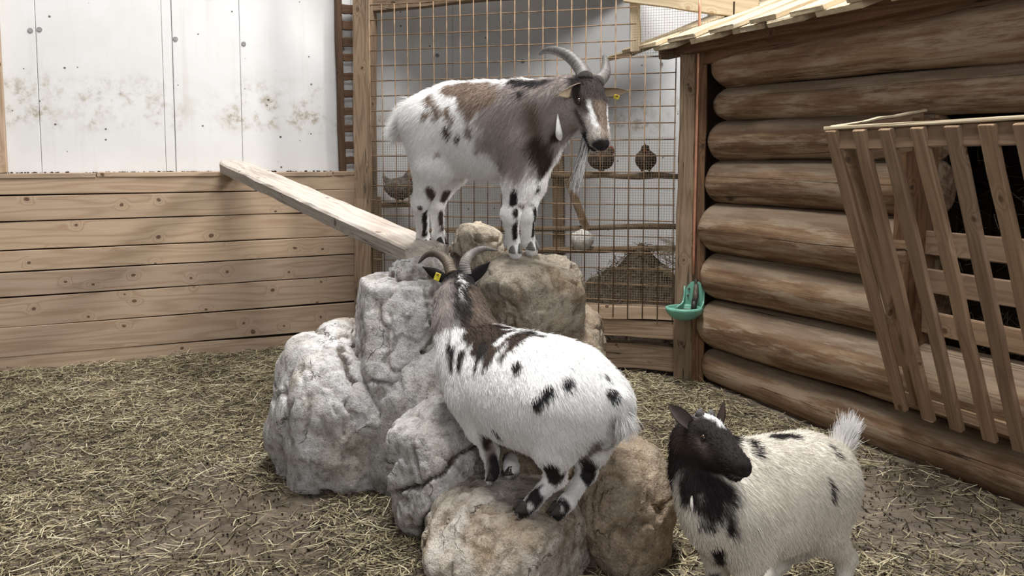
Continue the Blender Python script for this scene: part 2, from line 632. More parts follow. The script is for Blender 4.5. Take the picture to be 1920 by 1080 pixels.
# ================================================================ WHITE CONCRETE WALL (behind everything)
OFFW = -0.13
wall_back = empty('wall_back', W1.p(1.0, 0, OFFW), 'whitewashed concrete wall with fly specks and a dirty band', 'wall', kind='structure')
seams = [-1.25, -0.55] + [W1.t_of(W1.px(x, 150, OFFW)) for x in (71, 306, 325, 451)]
seams += [seams[-1] + 0.76 * k for k in range(1, 6)]
for i in range(len(seams) - 1):
    t0, t1 = seams[i], seams[i + 1]
    dep = 0.006 if abs(t1 - t0) > 0.2 else 0.0
    a, b = W1.p((t0 + t1) / 2, 0.0, OFFW - 0.05 + dep), W1.p((t0 + t1) / 2, 3.6, OFFW - 0.05 + dep)
    beam('concrete_panel', a, b, t1 - t0 - 0.002, 0.10, M['concrete'], wall_back, up=W1.n, ch=0.003, segs=2, wob=0)
for (x, y) in ((74, 55), (57, 57), (329, 73), (457, 82), (820, 104), (980, 115), (642, 92), (1240, 120)):
    q = W1.px(x, y, OFFW + 0.005)
    tube('tie_plug', [q, q + W1.n * 0.006], [0.016, 0.0145], M['grey'], wall_back, sides=14, smooth=False)

# ================================================================ PLANK WALL (left)
wall_left = empty('wall_left', W1.p(1.2, 0, 0), 'low wall of horizontal pine boards below the white concrete', 'wall', kind='structure')
yL = [331, 367, 417, 471, 512, 559, 617, 670, 716]
yR = [326, 355, 396, 442, 476, 516, 564, 617, 668]
for i in range(8):
    zt0, zt1 = W1.px(0, yL[i]).z, W1.px(668, yR[i]).z
    zb0, zb1 = W1.px(0, yL[i + 1]).z, W1.px(668, yR[i + 1]).z
    tR = W1.t_of(W1.px(671, 500))
    tL = -1.1
    t0, t1 = 0.0, W1.t_of(W1.px(668, 500))
    f = lambda z0, z1, t: z0 + (z1 - z0) * (t - t0) / (t1 - t0)
    gap = 0.0035
    c0 = (f(zt0, zt1, tL) + f(zb0, zb1, tL)) / 2
    c1 = (f(zt0, zt1, tR) + f(zb0, zb1, tR)) / 2
    h = ((zt0 - zb0) + (zt1 - zb1)) / 2 - 2 * gap
    off = -0.014 + 0.002 * math.sin(i * 2.3)
    beam('plank', W1.p(tL, c0, off), W1.p(tR, c1, off), h, 0.028, M['pine'], wall_left, up=W1.n, ch=0.003, segs=10, wob=0.0008)
zc = W1.px(330, 329).z
beam('backing_board', W1.p(-1.1, 0.58, -0.05), W1.p(W1.t_of(W1.px(671, 500)), 0.58, -0.05), 1.16, 0.03, M['cavity'], wall_left, up=W1.n)
cx = [-1.1] + [W1.t_of(W1.px(x, 325)) for x in (180, 500, 624, 671)]
for i in range(4):
    z0 = W1.px(300, 329).z + (0.003, 0.007, 0.001, 0.006)[i]
    beam('cap_board', W1.p(cx[i] + 0.002, z0, -0.055), W1.p(cx[i + 1] - 0.002, z0, -0.055), 0.125, 0.03, M['pine'], wall_left, ch=0.003, wob=0.001)
capz = W1.px(300, 329).z + 0.018
te_ = W1.t_of(W1.px(9, 250, -0.06)) - 0.045
beam('edge_post', W1.p(te_, capz + 0.003, -0.09), W1.p(te_ - 0.008, 3.3, -0.09), 0.09, 0.05, M['pine'], wall_left, up=W1.n)

# crumbs of dirt along the ledge
bm = bmesh.new()
for k in range(420):
    t = random.uniform(-0.2, W1.t_of(W1.px(640, 318)))
    if random.random() < 0.35 * (1 + math.sin(t * 4)):
        continue
    s = random.uniform(0.003, 0.009)
    p = W1.p(t, capz + s * 0.4, -0.107 + random.uniform(-0.008, 0.012))
    bmesh.ops.create_icosphere(bm, subdivisions=1, radius=s, matrix=Matrix.Translation(p) @ Matrix.Diagonal((random.uniform(.7, 1.6), 1, random.uniform(.5, .9), 1)))
me = bpy.data.meshes.new('ledge_crumbs')
bm.to_mesh(me); bm.free()
tag(link('ledge_dirt', me, M['crumb']), 'dark crumbs of dirt lying along the ledge of the plank wall', 'dirt', kind='stuff')

# dark slatted ladder between white wall and post
ladder_a = W1.px(640, 200, -0.06); ladder_b = W1.px(668, 200, -0.06)
slat = empty('slatted_frame', Vector((ladder_a.x, ladder_a.y, capz)), 'dark brown frame of short horizontal slats beside the tall left post', 'frame')
tA, tB = W1.t_of(ladder_a), W1.t_of(ladder_b)
beam('upright', W1.p(tA, capz + 0.001, -0.06), W1.p(tA - 0.02, 3.0, -0.06), 0.045, 0.05, M['darkslat'], slat, up=W1.n)
for k, y in enumerate((301, 272, 241, 209, 176, 144, 108, 79, 48, 18)):
    z = W1.px(655, y, -0.06).z
    beam('slat', W1.p(tA + 0.015, z, -0.07), W1.p(tB + 0.06, z + 0.004, -0.07), 0.052 + 0.012 * (k > 6), 0.022, M['darkslat'], slat, up=W1.n)

# ================================================================ FENCE (posts, beams, mesh)
pl = FN.px(686, 500)
tL_, tR_ = FN.t_of(pl), FN.t_of(FN.px(1290, 500))
b0 = FN.px(686, 500); b0.z = 0
t0 = FN.px(685, 20)
post_l = beam('tall_post', Vector((b0.x, b0.y, -0.05)), Vector((t0.x - 0.002, t0.y, 3.0)), 0.122, 0.11, M['post'], None, up=FN.n, ch=0.006, segs=14, wob=0.003)
tag(post_l, 'tall weathered square post between plank wall and wire mesh', 'post')
# right-hand pair of posts
pa, pb = FN.px(1281, 690, 0.02), FN.px(1290, 110, 0.02)
post_r = beam('corner_post', Vector((pa.x, pa.y, -0.05)), Vector((pb.x + 0.012, pb.y, 2.0)), 0.115, 0.12, M['post'], None, up=FN.n, ch=0.012, segs=12, wob=0.004, taper=0.86)
tag(post_r, 'broad weathered corner post carrying the green drinker', 'post')
pa, pb = FN.px(1309, 690, 0.03), FN.px(1314, 110, 0.03)
post_r2 = beam('corner_post', Vector((pa.x, pa.y, -0.05)), Vector((pb.x, pb.y, 1.93)), 0.070, 0.10, M['postdark'], None, up=FN.n, ch=0.004, segs=12, wob=0.003)
tag(post_r2, 'narrow dark corner post standing against the log ends', 'post')

# beams of the fence
tl0, tr0 = tL_ + 0.06, FN.t_of(FN.px(1266, 600))
def fence_beam(name, yl, yr, hgt, dep, off, mat, label, xl=None, tr=None):
    z0 = FN.px(703, yl).z; z1 = FN.px(1265, yr).z
    o = beam(name, FN.p(tl0, z0, off), FN.p(tr if tr is not None else tr0, z1, off), hgt, dep, mat, None, up=FN.n, segs=10, wob=0.003)
    return tag(o, label, 'beam')
zs = FN.px(1265, 588).z
fence_beam('top_beam', 7, -52, 0.10, 0.07, -0.03, M['post'], 'weathered top beam above the wire mesh')
ob = beam('sill_beam', FN.p(tl0, zs, 0.0), FN.p(tr0, zs, 0.0), 0.075, 0.09, M['pine'], None, up=FN.n, segs=10, wob=0.004)
tag(ob, 'pale sill beam directly under the wire mesh', 'beam')
z2 = FN.px(1265, 618).z
ob = beam('sill_beam', FN.p(tl0, z2, 0.0), FN.p(tr0, z2, 0.0), 0.105, 0.09, M['post'], None, up=FN.n, segs=10, wob=0.005)
tag(ob, 'second darker beam below the pale sill beam', 'beam')
z3 = FN.px(1265, 668).z
ob = beam('ground_beam', FN.p(tl0, z3 - 0.015, -0.03), FN.p(tr0, z3 - 0.015, -0.03), 0.155, 0.08, M['post'], None, up=FN.n, segs=10, wob=0.006)
tag(ob, 'grey board on the straw below the mesh fence beams', 'beam')
# timber at top right, inside the coop
ob = beam('coop_post', FN.px(1192, 98, -0.06), FN.px(1190, 2, -0.06), 0.055, 0.05, M['pale'], None, up=FN.n)
tag(ob, 'short pale post standing above the tip of the shed roof', 'post')
q0, q1 = FN.px(1172, -14, -0.02), FN.px(1420, 12, -0.02)
q1.z -= 0.02
ob = beam('coop_beam', q0, q1, 0.11, 0.05, M['pale'], None, up=FN.n)
tag(ob, 'pale beam sloping behind the copper pipe at the top edge', 'beam')

# coarse wire mesh
ztop, zbot = FN.px(703, 12).z, zs + 0.03
mesh_panel = empty('wire_mesh_panel', FN.p((tl0 + tr0) / 2, zbot, 0.05), 'rusty welded wire mesh panel between the tall posts', 'fence')
roofline = lambda t: ztop - 0.0
wire_r = 0.0035
nv = 23
for i in range(nv):
    t = tl0 + 0.012 + (tr0 - tl0 - 0.025) * i / (nv - 1)
    top = ztop
    xpix = 703 + 562 * i / (nv - 1)
    if xpix > 1165:
        top = FN.px(xpix, 104).z
    j = random.uniform(-0.003, 0.003)
    tube('wire', [FN.p(t, zbot - 0.055 - random.uniform(0, 0.02), 0.052), FN.p(t + j, (zbot + top) / 2, 0.050), FN.p(t, top, 0.052)], wire_r, M['wire'], mesh_panel, sides=6)
nh = int((ztop - zbot) / 0.0965) + 1
for i in range(nh):
    z = zbot + 0.045 + 0.0965 * i
    tend = tr0 - 0.01
    if z > FN.px(1140, 100).z and z < ztop:
        tend = FN.t_of(FN.px(1195, 60))
    tube('wire', [FN.p(tl0 + 0.004, z, 0.046), FN.p((tl0 + tend) / 2, z + random.uniform(-.004, .004), 0.045), FN.p(tend, z, 0.046)], wire_r, M['wire'], mesh_panel, sides=6)

# fine hen netting behind it (low part of the fence, and a piece at the upper right)
def netting(t0, t1, z0, z1, pitch, off, r=0.0007):
    V, Qd = [], []
    def bar(p, q, u, w):
        b = len(V)
        for e in (p, q):
            for s1, s2 in ((-1, -1), (1, -1), (1, 1), (-1, 1)):
                V.append(tuple(e + u * (r * s1) + w * (r * s2)))
        Qd.extend([(b, b + 1, b + 5, b + 4), (b + 1, b + 2, b + 6, b + 5), (b + 2, b + 3, b + 7, b + 6), (b + 3, b, b + 4, b + 7)])
    up = Vector((0, 0, 1))
    for k in range(int((t1 - t0) / pitch) + 1):
        t = t0 + k * pitch
        bar(FN.p(t, z0, off), FN.p(t, z1, off), FN.t, FN.n)
    for k in range(int((z1 - z0) / pitch) + 1):
        z = z0 + k * pitch
        bar(FN.p(t0, z, off), FN.p(t1, z, off), up, FN.n)
    return mesh_np('netting', V, np.array(Qd))
z240 = FN.px(900, 258).z
o = link('fine_netting', netting(tl0, tr0, zbot - 0.02, z240, 0.0155, 0.036), M['finewire'], mesh_panel)
o['kind'] = 'stuff'; o['label'] = 'fine square netting over the lower half'
o = link('fine_netting', netting(FN.t_of(FN.px(1186, 60)), FN.t_of(FN.px(1390, 60)), FN.px(1250, 108).z, FN.px(1250, -20).z, 0.0155, -0.0), M['finewire'], mesh_panel)
o['kind'] = 'stuff'; o['label'] = 'fine square netting above the shed roof'

# ================================================================ COOP behind the mesh
def cpt(x, y, off=-0.45):
    return FN.px(x, y, off)
perches = [((1034, 328), (1300, 330), 0.020, 'upper short perch pole carrying the dark hens'),
           ((690, 433), (1300, 424), 0.018, 'long perch pole in the middle of the coop'),
           ((690, 470), (1300, 467), 0.020, 'lowest perch pole under the white hen')]
for (a, b, r, lab) in perches:
    p, q = cpt(*a), cpt(*b)
    pts = [p.lerp(q, k / 8) + Vector((0, 0, random.uniform(-.006, .006))) for k in range(9)]
    tag(tube('perch', pts, [r * random.uniform(.88, 1.12) for _ in pts], M['perch'], sides=12), lab, 'perch')
p = cpt(1053, 520, -0.49); q = cpt(1046, 250, -0.49)
ob = beam('coop_upright', Vector((p.x, p.y, 0.0)), q, 0.075, 0.05, M['perch'], None, up=FN.n, wob=0.003)
tag(ob, 'brown upright board behind the perches', 'post')
p = cpt(1064, 335, -0.41); q = cpt(1100, 432, -0.41)
ob = beam('coop_brace', p, q, 0.05, 0.02, M['perch'], None, up=FN.n, wob=0.002)
tag(ob, 'slanting board leaning above the white hen', 'board')
ob = beam('coop_wall_board', FN.p(tl0 - 0.05, 0.02, -0.12), FN.p(tl0 - 0.05, 1.05, -0.12), 0.10, 0.02, M['perch'], None, up=FN.n)
p0 = cpt(735, 560, -0.06); p1 = cpt(735, 345, -0.06)
tag(ob, 'brown board just inside the mesh by the tall left post', 'board')
# unseen roof slab, added above the frame to shade the coop
zc_ = 2.64
A_c, B_c = FN.p(tl0, zc_, -0.08), FN.p(tr0 + 1.0, zc_, -0.08)
C_c, D_c = W1.p(W1.t_of(B_c), zc_, OFFW + 0.03), W1.p(W1.t_of(A_c), zc_, OFFW + 0.03)
V_ = [tuple(v) for v in (A_c, B_c, C_c, D_c)] + [tuple(v + Vector((0, 0, 0.04))) for v in (A_c, B_c, C_c, D_c)]
ob = link('coop_shade', mesh_np('coop_shade', V_, np.array([(0, 3, 2, 1), (4, 5, 6, 7), (0, 1, 5, 4), (1, 2, 6, 5), (2, 3, 7, 6), (3, 0, 4, 7)])), M['interior'])
tag(ob, 'unseen board roof added over the hen coop for shade', 'roof', kind='structure')

# heap of dark litter
def heap(name, c, rx, ry, h, seed, col, n=80):
    u, v = np.meshgrid(np.linspace(-1, 1, n), np.linspace(-1, 1, n), indexing='ij')
    rr = np.sqrt(u * u + v * v)
    P = np.column_stack([u.ravel() * rx, v.ravel() * ry, np.zeros(n * n)])
    z = h * np.clip(1 - rr.ravel() ** 1.6, 0, 1) * (1 + 0.22 * fbm(P * 3 + seed, 3)) + 0.012 * fbm(P * 22 + seed, 3)
    P[:, 2] = z - 0.01
    i = np.arange(n * n).reshape(n, n)
    q = np.stack([i[:-1, :-1], i[1:, :-1], i[1:, 1:], i[:-1, 1:]], -1).reshape(-1, 4)
    cl = np.array(col[:3])[None] * (1 + 0.35 * fbm(P * 20 + seed, 3))[:, None]
    # turn rx along the fence
    R = Matrix((FN.t, -FN.n, Vector((0, 0, 1)))).transposed().to_4x4()
    R.translation = c
    return link(name, mesh_np(name, P, q, False, np.clip(cl, 0, 1)), M['attr'], None, R)
c = cpt(1215, 585, -0.48); c.z = 0.0
HEAPC = c
tag(heap('litter_heap', c, 0.75, 0.34, 0.70, 3.0, lin(84, 72, 60)), 'heap of dark litter in the coop behind the mesh', 'litter', kind='stuff')

# ================================================================ LOG WALL (right)
wall_right = empty('wall_right', LW.p(0.8, 0, 0), 'log cabin wall of stacked weathered round logs', 'wall', kind='structure')
lyL = [88, 165, 227, 301, 380, 472, 560, 652, 716]
lyR = [-28, 112, 208, 303, 426, 566, 690, 838, 955]
T0 = LW.t_of(LW.px(1328, 400))
TOP = LW.t_of(LW.px(1733, 300))
TEND = 3.4


def log_mesh(L, r0, r1, seed, squash=1.0, round_a=True, round_b=False, n=60, m=28):
    r = np.random.default_rng(seed)
    xs = np.linspace(0, L, n)
    prof = np.linspace(r0, r1, n)
    # rounded ends
    xa = 0.06
    for i in range(n):
        if round_a and xs[i] < xa:
            prof[i] *= 0.80 + 0.20 * math.sqrt(max(0, 1 - (1 - xs[i] / xa) ** 2))
        if round_b and L - xs[i] < xa:
            prof[i] *= 0.80 + 0.20 * math.sqrt(max(0, 1 - (1 - (L - xs[i]) / xa) ** 2))
    xs2 = np.concatenate([xs[:1], xs, xs[-1:]])
    pr2 = np.concatenate([[prof[0] * 0.9], prof, [prof[-1] * 0.9]])
    xs2[0] -= 0.004; xs2[-1] += 0.004
    # denser sampling of the rounded end
    a = np.linspace(0, 2 * math.pi, m, endpoint=False)
    X = np.repeat(xs2, m)
    A = np.tile(a, len(xs2))
    P = np.column_stack([X * 1.3, np.cos(A) * 0.9, np.sin(A) * 0.9 + seed * 3.1])
    d = 1 + 0.05 * fbm(P, 3) + 0.018 * fbm(P * np.array([2.0, 4, 4]), 3)
    R = np.repeat(pr2, m) * d
    bend = 0.012 * fbm(np.column_stack([X * 0.6, np.full_like(X, seed), np.zeros_like(X)]), 2)
    V = np.column_stack([X - L / 2, np.cos(A) * R * squash, np.sin(A) * R + bend])
    k = len(xs2)
    Q = [(i * m + j, (i + 1) * m + j, (i + 1) * m + (j + 1) % m, i * m + (j + 1) % m) for i in range(k - 1) for j in range(m)]
    caps = [np.array([[j for j in range(m)]]), np.array([[(k - 1) * m + m - 1 - j for j in range(m)]])]
    return mesh_np('log', V, [np.array(Q)[:, ::-1]] + [c_[:, ::-1] for c_ in caps], True)


T_AT_1920 = LW.t_of(LW.px(1920, 300))
for i in range(8):
    za0, zb0 = LW.px(1328, lyL[i]).z, LW.px(1328, lyL[i + 1]).z
    za1, zb1 = LW.px(1920, lyR[i]).z, LW.px(1920, lyR[i + 1]).z
    g = lambda u, v, t: u + (v - u) * (t - T0) / (T_AT_1920 - T0)
    cut = 2 <= i <= 5
    te = TOP if cut else TEND
    st = T0 + (0.028, 0.018, 0.010, 0.0, 0.0, 0.008, -0.01, -0.02)[i]
    c0 = (g(za0, za1, st) + g(zb0, zb1, st)) / 2
    c1 = (g(za0, za1, te) + g(zb0, zb1, te)) / 2
    r0 = (g(za0, za1, st) - g(zb0, zb1, st)) / 2 * 1.03
    r1 = (g(za0, za1, te) - g(zb0, zb1, te)) / 2 * 1.03
    off = -0.075 + (0.0, -0.01, 0.0, 0.0, 0.02, 0.01, 0.015, 0.03)[i]
    p, q = LW.p(st, c0, off), LW.p(te, c1, off)
    me = log_mesh((q - p).length, r0, r1, i + 1, 1.0 if i < 7 else 0.85)
    link('log', me, M['log'], wall_right, frame(p, q))
# dark backing behind the joints
zc0 = LW.px(1328, 88).z
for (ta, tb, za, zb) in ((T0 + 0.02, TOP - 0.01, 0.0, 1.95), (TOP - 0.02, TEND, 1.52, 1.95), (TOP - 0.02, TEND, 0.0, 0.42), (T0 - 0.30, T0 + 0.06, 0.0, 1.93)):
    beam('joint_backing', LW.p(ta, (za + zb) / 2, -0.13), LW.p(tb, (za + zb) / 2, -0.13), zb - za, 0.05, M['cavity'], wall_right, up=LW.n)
# opening: jamb and rails
zj0, zj1 = LW.px(1733, 680).z, LW.px(1733, 208).z
beam('jamb_board', LW.p(TOP - 0.035, 0.40, 0.0), LW.p(TOP - 0.035, zj1 - 0.03, 0.0), 0.085, 0.16, M['postdark'], wall_right, up=LW.n)
for (yl, yr, hh) in ((455, 478, 0.10), (527, 556, 0.10), (606, 634, 0.095)):
    z = LW.px(1740, yl, -0.02).z
    beam('inner_rail', LW.p(TOP, z, -0.03), LW.p(TEND - 0.2, z, -0.03), hh, 0.03, M['feeder'], wall_right, up=LW.n)
# shed interior
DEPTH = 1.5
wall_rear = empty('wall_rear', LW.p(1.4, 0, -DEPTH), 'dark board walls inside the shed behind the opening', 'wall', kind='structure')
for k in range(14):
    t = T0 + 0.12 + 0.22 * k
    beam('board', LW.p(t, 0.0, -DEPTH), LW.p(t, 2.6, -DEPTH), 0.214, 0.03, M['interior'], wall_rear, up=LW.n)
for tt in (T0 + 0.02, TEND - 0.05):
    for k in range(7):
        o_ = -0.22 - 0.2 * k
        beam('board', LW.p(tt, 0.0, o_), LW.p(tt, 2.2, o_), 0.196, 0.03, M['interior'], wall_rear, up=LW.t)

# ---------------------------------------------------------------- shed roof
RO = 0.24
EAV = LW.px(1140, 107, RO).z
slope = math.radians(21)
rdir = (-LW.n * math.cos(slope) + Vector((0, 0, math.sin(slope)))).normalized()
rn = LW.t.cross(rdir)
if rn.z < 0:
    rn = -rn
roof = empty('shed_roof', LW.p(0.5, EAV, RO), 'sloping shed roof of overlapping pale rough boards above the logs', 'roof')
tt0 = LW.t_of(LW.px(1141, 106, RO))
edges = [LW.t_of(LW.px(x, 50, RO)) for x in (1141, 1184, 1226, 1268, 1293, 1352, 1369, 1426, 1443, 1512, 1535, 1620)]
lo = [(edges[2 * k], edges[2 * k + 1]) for k in range(6)]
pitch_ = lo[-1][0] - lo[-2][0]
while lo[-1][1] < TEND:
    lo.append((lo[-1][0] + 0.40, lo[-1][0] + 0.40 + 0.31))
eps = 0.0
for k, (a, b) in enumerate(lo):
    j = random.uniform(-0.02, 0.02)
    c = (a + b) / 2
    p = LW.p(c, EAV - 0.012, RO) - rdir * (0.0 + j)
    beam('roof_board', p, p + rdir * 2.2, b - a, 0.030, M['pale'], roof, up=rn, ch=0.003, segs=12, wob=0.002, ends=0.003)
    if k + 1 < len(lo):
        c2 = (b + lo[k + 1][0]) / 2
        w2 = (lo[k + 1][0] - b) + 0.13
        p = LW.p(c2, EAV - 0.012, RO) + rn * 0.029 - rdir * (0.02 + random.uniform(-0.02, 0.02))
        beam('roof_board', p, p + rdir * 2.2, w2, 0.026, M['pale'], roof, up=rn, ch=0.003, segs=12, wob=0.002, ends=0.003)
# batten and wall plate below the boards
off_ = 0.10
zb_ = EAV + (RO - off_) * math.tan(slope) - 0.065
beam('wall_plate', LW.p(LW.t_of(LW.px(1243, 95, off_)), zb_, off_), LW.p(TEND, zb_, off_), 0.07, 0.085, M['postdark'], roof, segs=10, wob=0.004)
off_ = 0.03
zb_ = EAV + (RO - off_) * math.tan(slope) - 0.11
beam('fascia_board', LW.p(T0 - 0.05, zb_, off_), LW.p(TEND, zb_, off_), 0.03, 0.17, M['postdark'], roof, segs=10, wob=0.002)

# ================================================================ HAY RACK
rack = empty('hay_rack', LW.p(TOP + 0.3, 0.2, 0.05), 'slatted wooden hay rack leaning out from the opening in the log wall', 'hay rack')
PROT = 0.55
r0 = LW.p(LW.t_of(LW.px(1733, 300)) - 0.02, 0, PROT)
r0 = LW.px(1546, 262, PROT)
r1 = LW.px(1990, 250, PROT)
RZ = r0.z
TR0 = LW.t_of(r0)
beam('top_rail', LW.p(TR0, RZ, PROT - 0.03), LW.p(TR0 + 1.5, RZ + 0.012, PROT - 0.03), 0.075, 0.028, M['feeder'], rack, up=LW.n)
beam('rail_cap', LW.p(TR0 - 0.008, RZ + 0.044, PROT - 0.02), LW.p(TR0 + 1.5, RZ + 0.056, PROT - 0.02), 0.045, 0.014, M['pale'], rack)
# side board from the wall to the rail end and the diagonal closing board under it
sp = LW.px(1733, 222, 0.02)
ts = LW.t_of(sp)
beam('side_rail', LW.p(TR0 + 0.012, RZ - 0.035, PROT - 0.03), LW.p(TOP - 0.01, LW.px(1733, 228, 0.0).z - 0.035, 0.0), 0.02, 0.155, M['feeder'], rack)
beam('side_rail_cap', LW.p(TR0 + 0.012, RZ + 0.048, PROT - 0.03), LW.p(TOP - 0.01, LW.px(1733, 228, 0.0).z + 0.048, 0.0), 0.03, 0.01, M['pale'], rack)
slat_px = [((1559, 256), (1692, 768)), ((1611, 256), (1742, 787)), ((1661, 256), (1796, 806)), ((1721, 256), (1858, 826)), ((1784, 256), (1914, 846)), ((1849, 256), (1984, 872)), ((1917, 256), (2056, 898)), ((1990, 256), (2136, 928))]
for k, (a, b) in enumerate(slat_px):
    pt = LW.px(a[0], a[1], PROT + 0.0)
    pt.z = RZ + 0.035
    pb_ = LW.px(b[0], b[1], 0.115)
    beam('slat', pb_, pt, 0.054, 0.026, M['feeder'], rack, up=LW.n, ch=0.003, segs=8, wob=0.0012)
# inner diagonal board closing the near end
pt = LW.px(1574, 268, PROT - 0.05); pb_ = LW.px(1708, 745, 0.09)
beam('end_board', pb_ + LW.t * 0.040 - LW.n * 0.01, pt + LW.t * 0.036 - LW.n * 0.01, 0.024, 0.085, M['feeder'], rack, up=LW.n)
beam('bottom_rail', LW.p(LW.t_of(LW.px(1682, 700, 0.085)), LW.px(1690, 742, 0.085).z, 0.085), LW.p(TEND - 0.3, LW.px(1690, 742, 0.085).z, 0.085), 0.05, 0.025, M['feeder'], rack, up=LW.n)

# wisps of hay in the opening
def straws(n, pos, yaw, pitch, L, w, col, name, mat):
    """n bent stalks, each a four-sided strip of two lengths"""
    d = np.column_stack([np.cos(yaw) * np.cos(pitch), np.sin(yaw) * np.cos(pitch), np.sin(pitch)])
    s = np.column_stack([-np.sin(yaw), np.cos(yaw), np.zeros(n)])
    u = np.cross(d, s)
    bend = RNG.normal(size=n)[:, None] * 0.10
    mid = pos + s * bend * L[:, None]
    e0 = pos - d * L[:, None] / 2
    e1 = pos + d * L[:, None] / 2
    V = np.empty((n, 3, 4, 3))
    for k, c in enumerate((e0, mid, e1)):
        ww = (w * (0.85, 1.0, 0.7)[k])[:, None]
        V[:, k, 0] = c + s * ww / 2
        V[:, k, 1] = c + u * ww * 0.3
        V[:, k, 2] = c - s * ww / 2
        V[:, k, 3] = c - u * ww * 0.3
    V = V.reshape(-1, 3)
    b = (np.arange(n) * 12)[:, None]
    Qs = []
    for k in (0, 4):
        for j in range(4):
            Qs.append(b + np.array([[k + j, k + (j + 1) % 4, k + 4 + (j + 1) % 4, k + 4 + j]]))
    Q = np.concatenate(Qs)
    return link(name, mesh_np(name, V, Q, False, np.repeat(col, 12, axis=0)), mat)


n = 1400
uu_, vv_ = RNG.uniform(-0.9, 0.9, n), RNG.uniform(-0.9, 0.9, n)
rr2 = np.sqrt(uu_ ** 2 + vv_ ** 2)
zz = 0.70 * np.clip(1 - rr2 ** 1.6, 0, 1) * 1.02 + RNG.uniform(-0.01, 0.03, n)
pos = np.array([tuple(HEAPC + FN.t * (a * 0.75) - FN.n * (b_ * 0.34) + Vector((0, 0, z_))) for a, b_, z_ in zip(uu_, vv_, zz)])
colr = np.array([lin(120, 106, 84)[:3]]) * RNG.uniform(0.35, 1.3, (n, 1))
o = straws(n, pos, RNG.uniform(0, 6.28, n), RNG.normal(0, .5, n), RNG.uniform(.04, .14, n), RNG.uniform(.003, .008, n), colr, 'litter_straw', M['straw'])
tag(o, 'loose dark straw lying on the litter heap in the coop', 'straw', kind='stuff')
n = 700
tt = RNG.uniform(TOP, TEND - 0.4, n); oo = RNG.uniform(-0.45, -0.06, n); zz = 0.48 + RNG.random(n) ** 1.6 * 0.85
pos = np.array([tuple(LW.p(a, c_, b)) for a, b, c_ in zip(tt, oo, zz)])
colr = np.array([lin(120, 108, 84)[:3]]) * RNG.uniform(0.5, 1.2, (n, 1))
o = straws(n, pos, RNG.uniform(0, 6.28, n), RNG.normal(0, .6, n), RNG.uniform(.04, .14, n), RNG.uniform(.0012, .0025, n), colr, 'hay', M['straw'])
tag(o, 'loose wisps of hay behind the slats of the hay rack', 'hay', kind='stuff')

# ================================================================ COPPER PIPE AND DRINKER
tp = FN.px(1303, 520, 0.098)
pp = [FN.px(1302, 515, 0.092), FN.px(1304, 380, 0.092), FN.px(1306, 200, 0.092), FN.px(1309, 96, 0.092), FN.px(1312, -10, 0.092)]
for p_ in pp:
    p_.x, p_.y = FN.px(1305, 300, 0.092).x + (p_.z - 1.2) * 0.006, FN.px(1305, 300, 0.092).y
tag(tube('copper_pipe', [tuple(v) for v in spline(pp, 14)], 0.0085, M['copper'], sides=10), 'thin vertical copper pipe running down the corner post', 'pipe')

dk = empty('drinker', FN.px(1302, 560, 0.085), 'green enamel drinking bowl on the corner post under the pipe', 'drinker')
dl = dk.location.copy()
DX, DN, DZ = FN.t, FN.n, Vector((0, 0, 1))
def dpt(a, b, c_):
    return dl + DX * a + DN * b + DZ * c_
# bowl: half-egg shell, opening upwards
nu, nv_ = 28, 10
V, Qd = [], []
for lay, k_ in ((0, 1.0), (1, 0.88)):
    for j in range(nv_ + 1):
        ph = math.pi / 2 * j / nv_
        for i in range(nu):
            th = 2 * math.pi * i / nu
            rr = math.cos(ph) * k_
            V.append(tuple(DX * (math.cos(th) * rr * 0.105 - 0.05) + DN * (math.sin(th) * rr * 0.10 + 0.115) + DZ * (-0.035 - math.sin(ph) * 0.075 * k_ + (0 if lay == 0 else 0.004))))
def gid(l, j, i):
    return l * (nv_ + 1) * nu + j * nu + i % nu
for j in range(nv_):
    for i in range(nu):
        Qd.append((gid(0, j, i), gid(0, j + 1, i), gid(0, j + 1, i + 1), gid(0, j, i + 1)))
        Qd.append((gid(1, j, i), gid(1, j, i + 1), gid(1, j + 1, i + 1), gid(1, j + 1, i)))
for i in range(nu):
    Qd.append((gid(0, 0, i), gid(0, 0, i + 1), gid(1, 0, i + 1), gid(1, 0, i)))
link('bowl', mesh_np('bowl', V, np.array(Qd), True), M['green'], dk, Matrix.Translation(dl))
# arched hood plate with raised rim
bm = bmesh.new()
prof = [(-0.058, -0.10), (-0.055, 0.03)] + [(-0.052 * math.cos(a) + 0.006 * math.sin(a), 0.04 + 0.065 * math.sin(a)) for a in np.linspace(0.1, math.pi - 0.1, 12)] + [(0.055, 0.03), (0.058, -0.10)]
fr = [bm.verts.new(DX * a + DN * 0.018 + DZ * b) for a, b in prof]
bk = [bm.verts.new(DX * a + DN * -0.002 + DZ * b) for a, b in prof]
bm.faces.new(fr); bm.faces.new(bk[::-1])
for i in range(len(prof)):
    j = (i + 1) % len(prof)
    bm.faces.new((fr[j], fr[i], bk[i], bk[j]))
me = bpy.data.meshes.new('back_plate'); bm.to_mesh(me); bm.free()
link('back_plate', me, M['green'], dk, Matrix.Translation(dl))
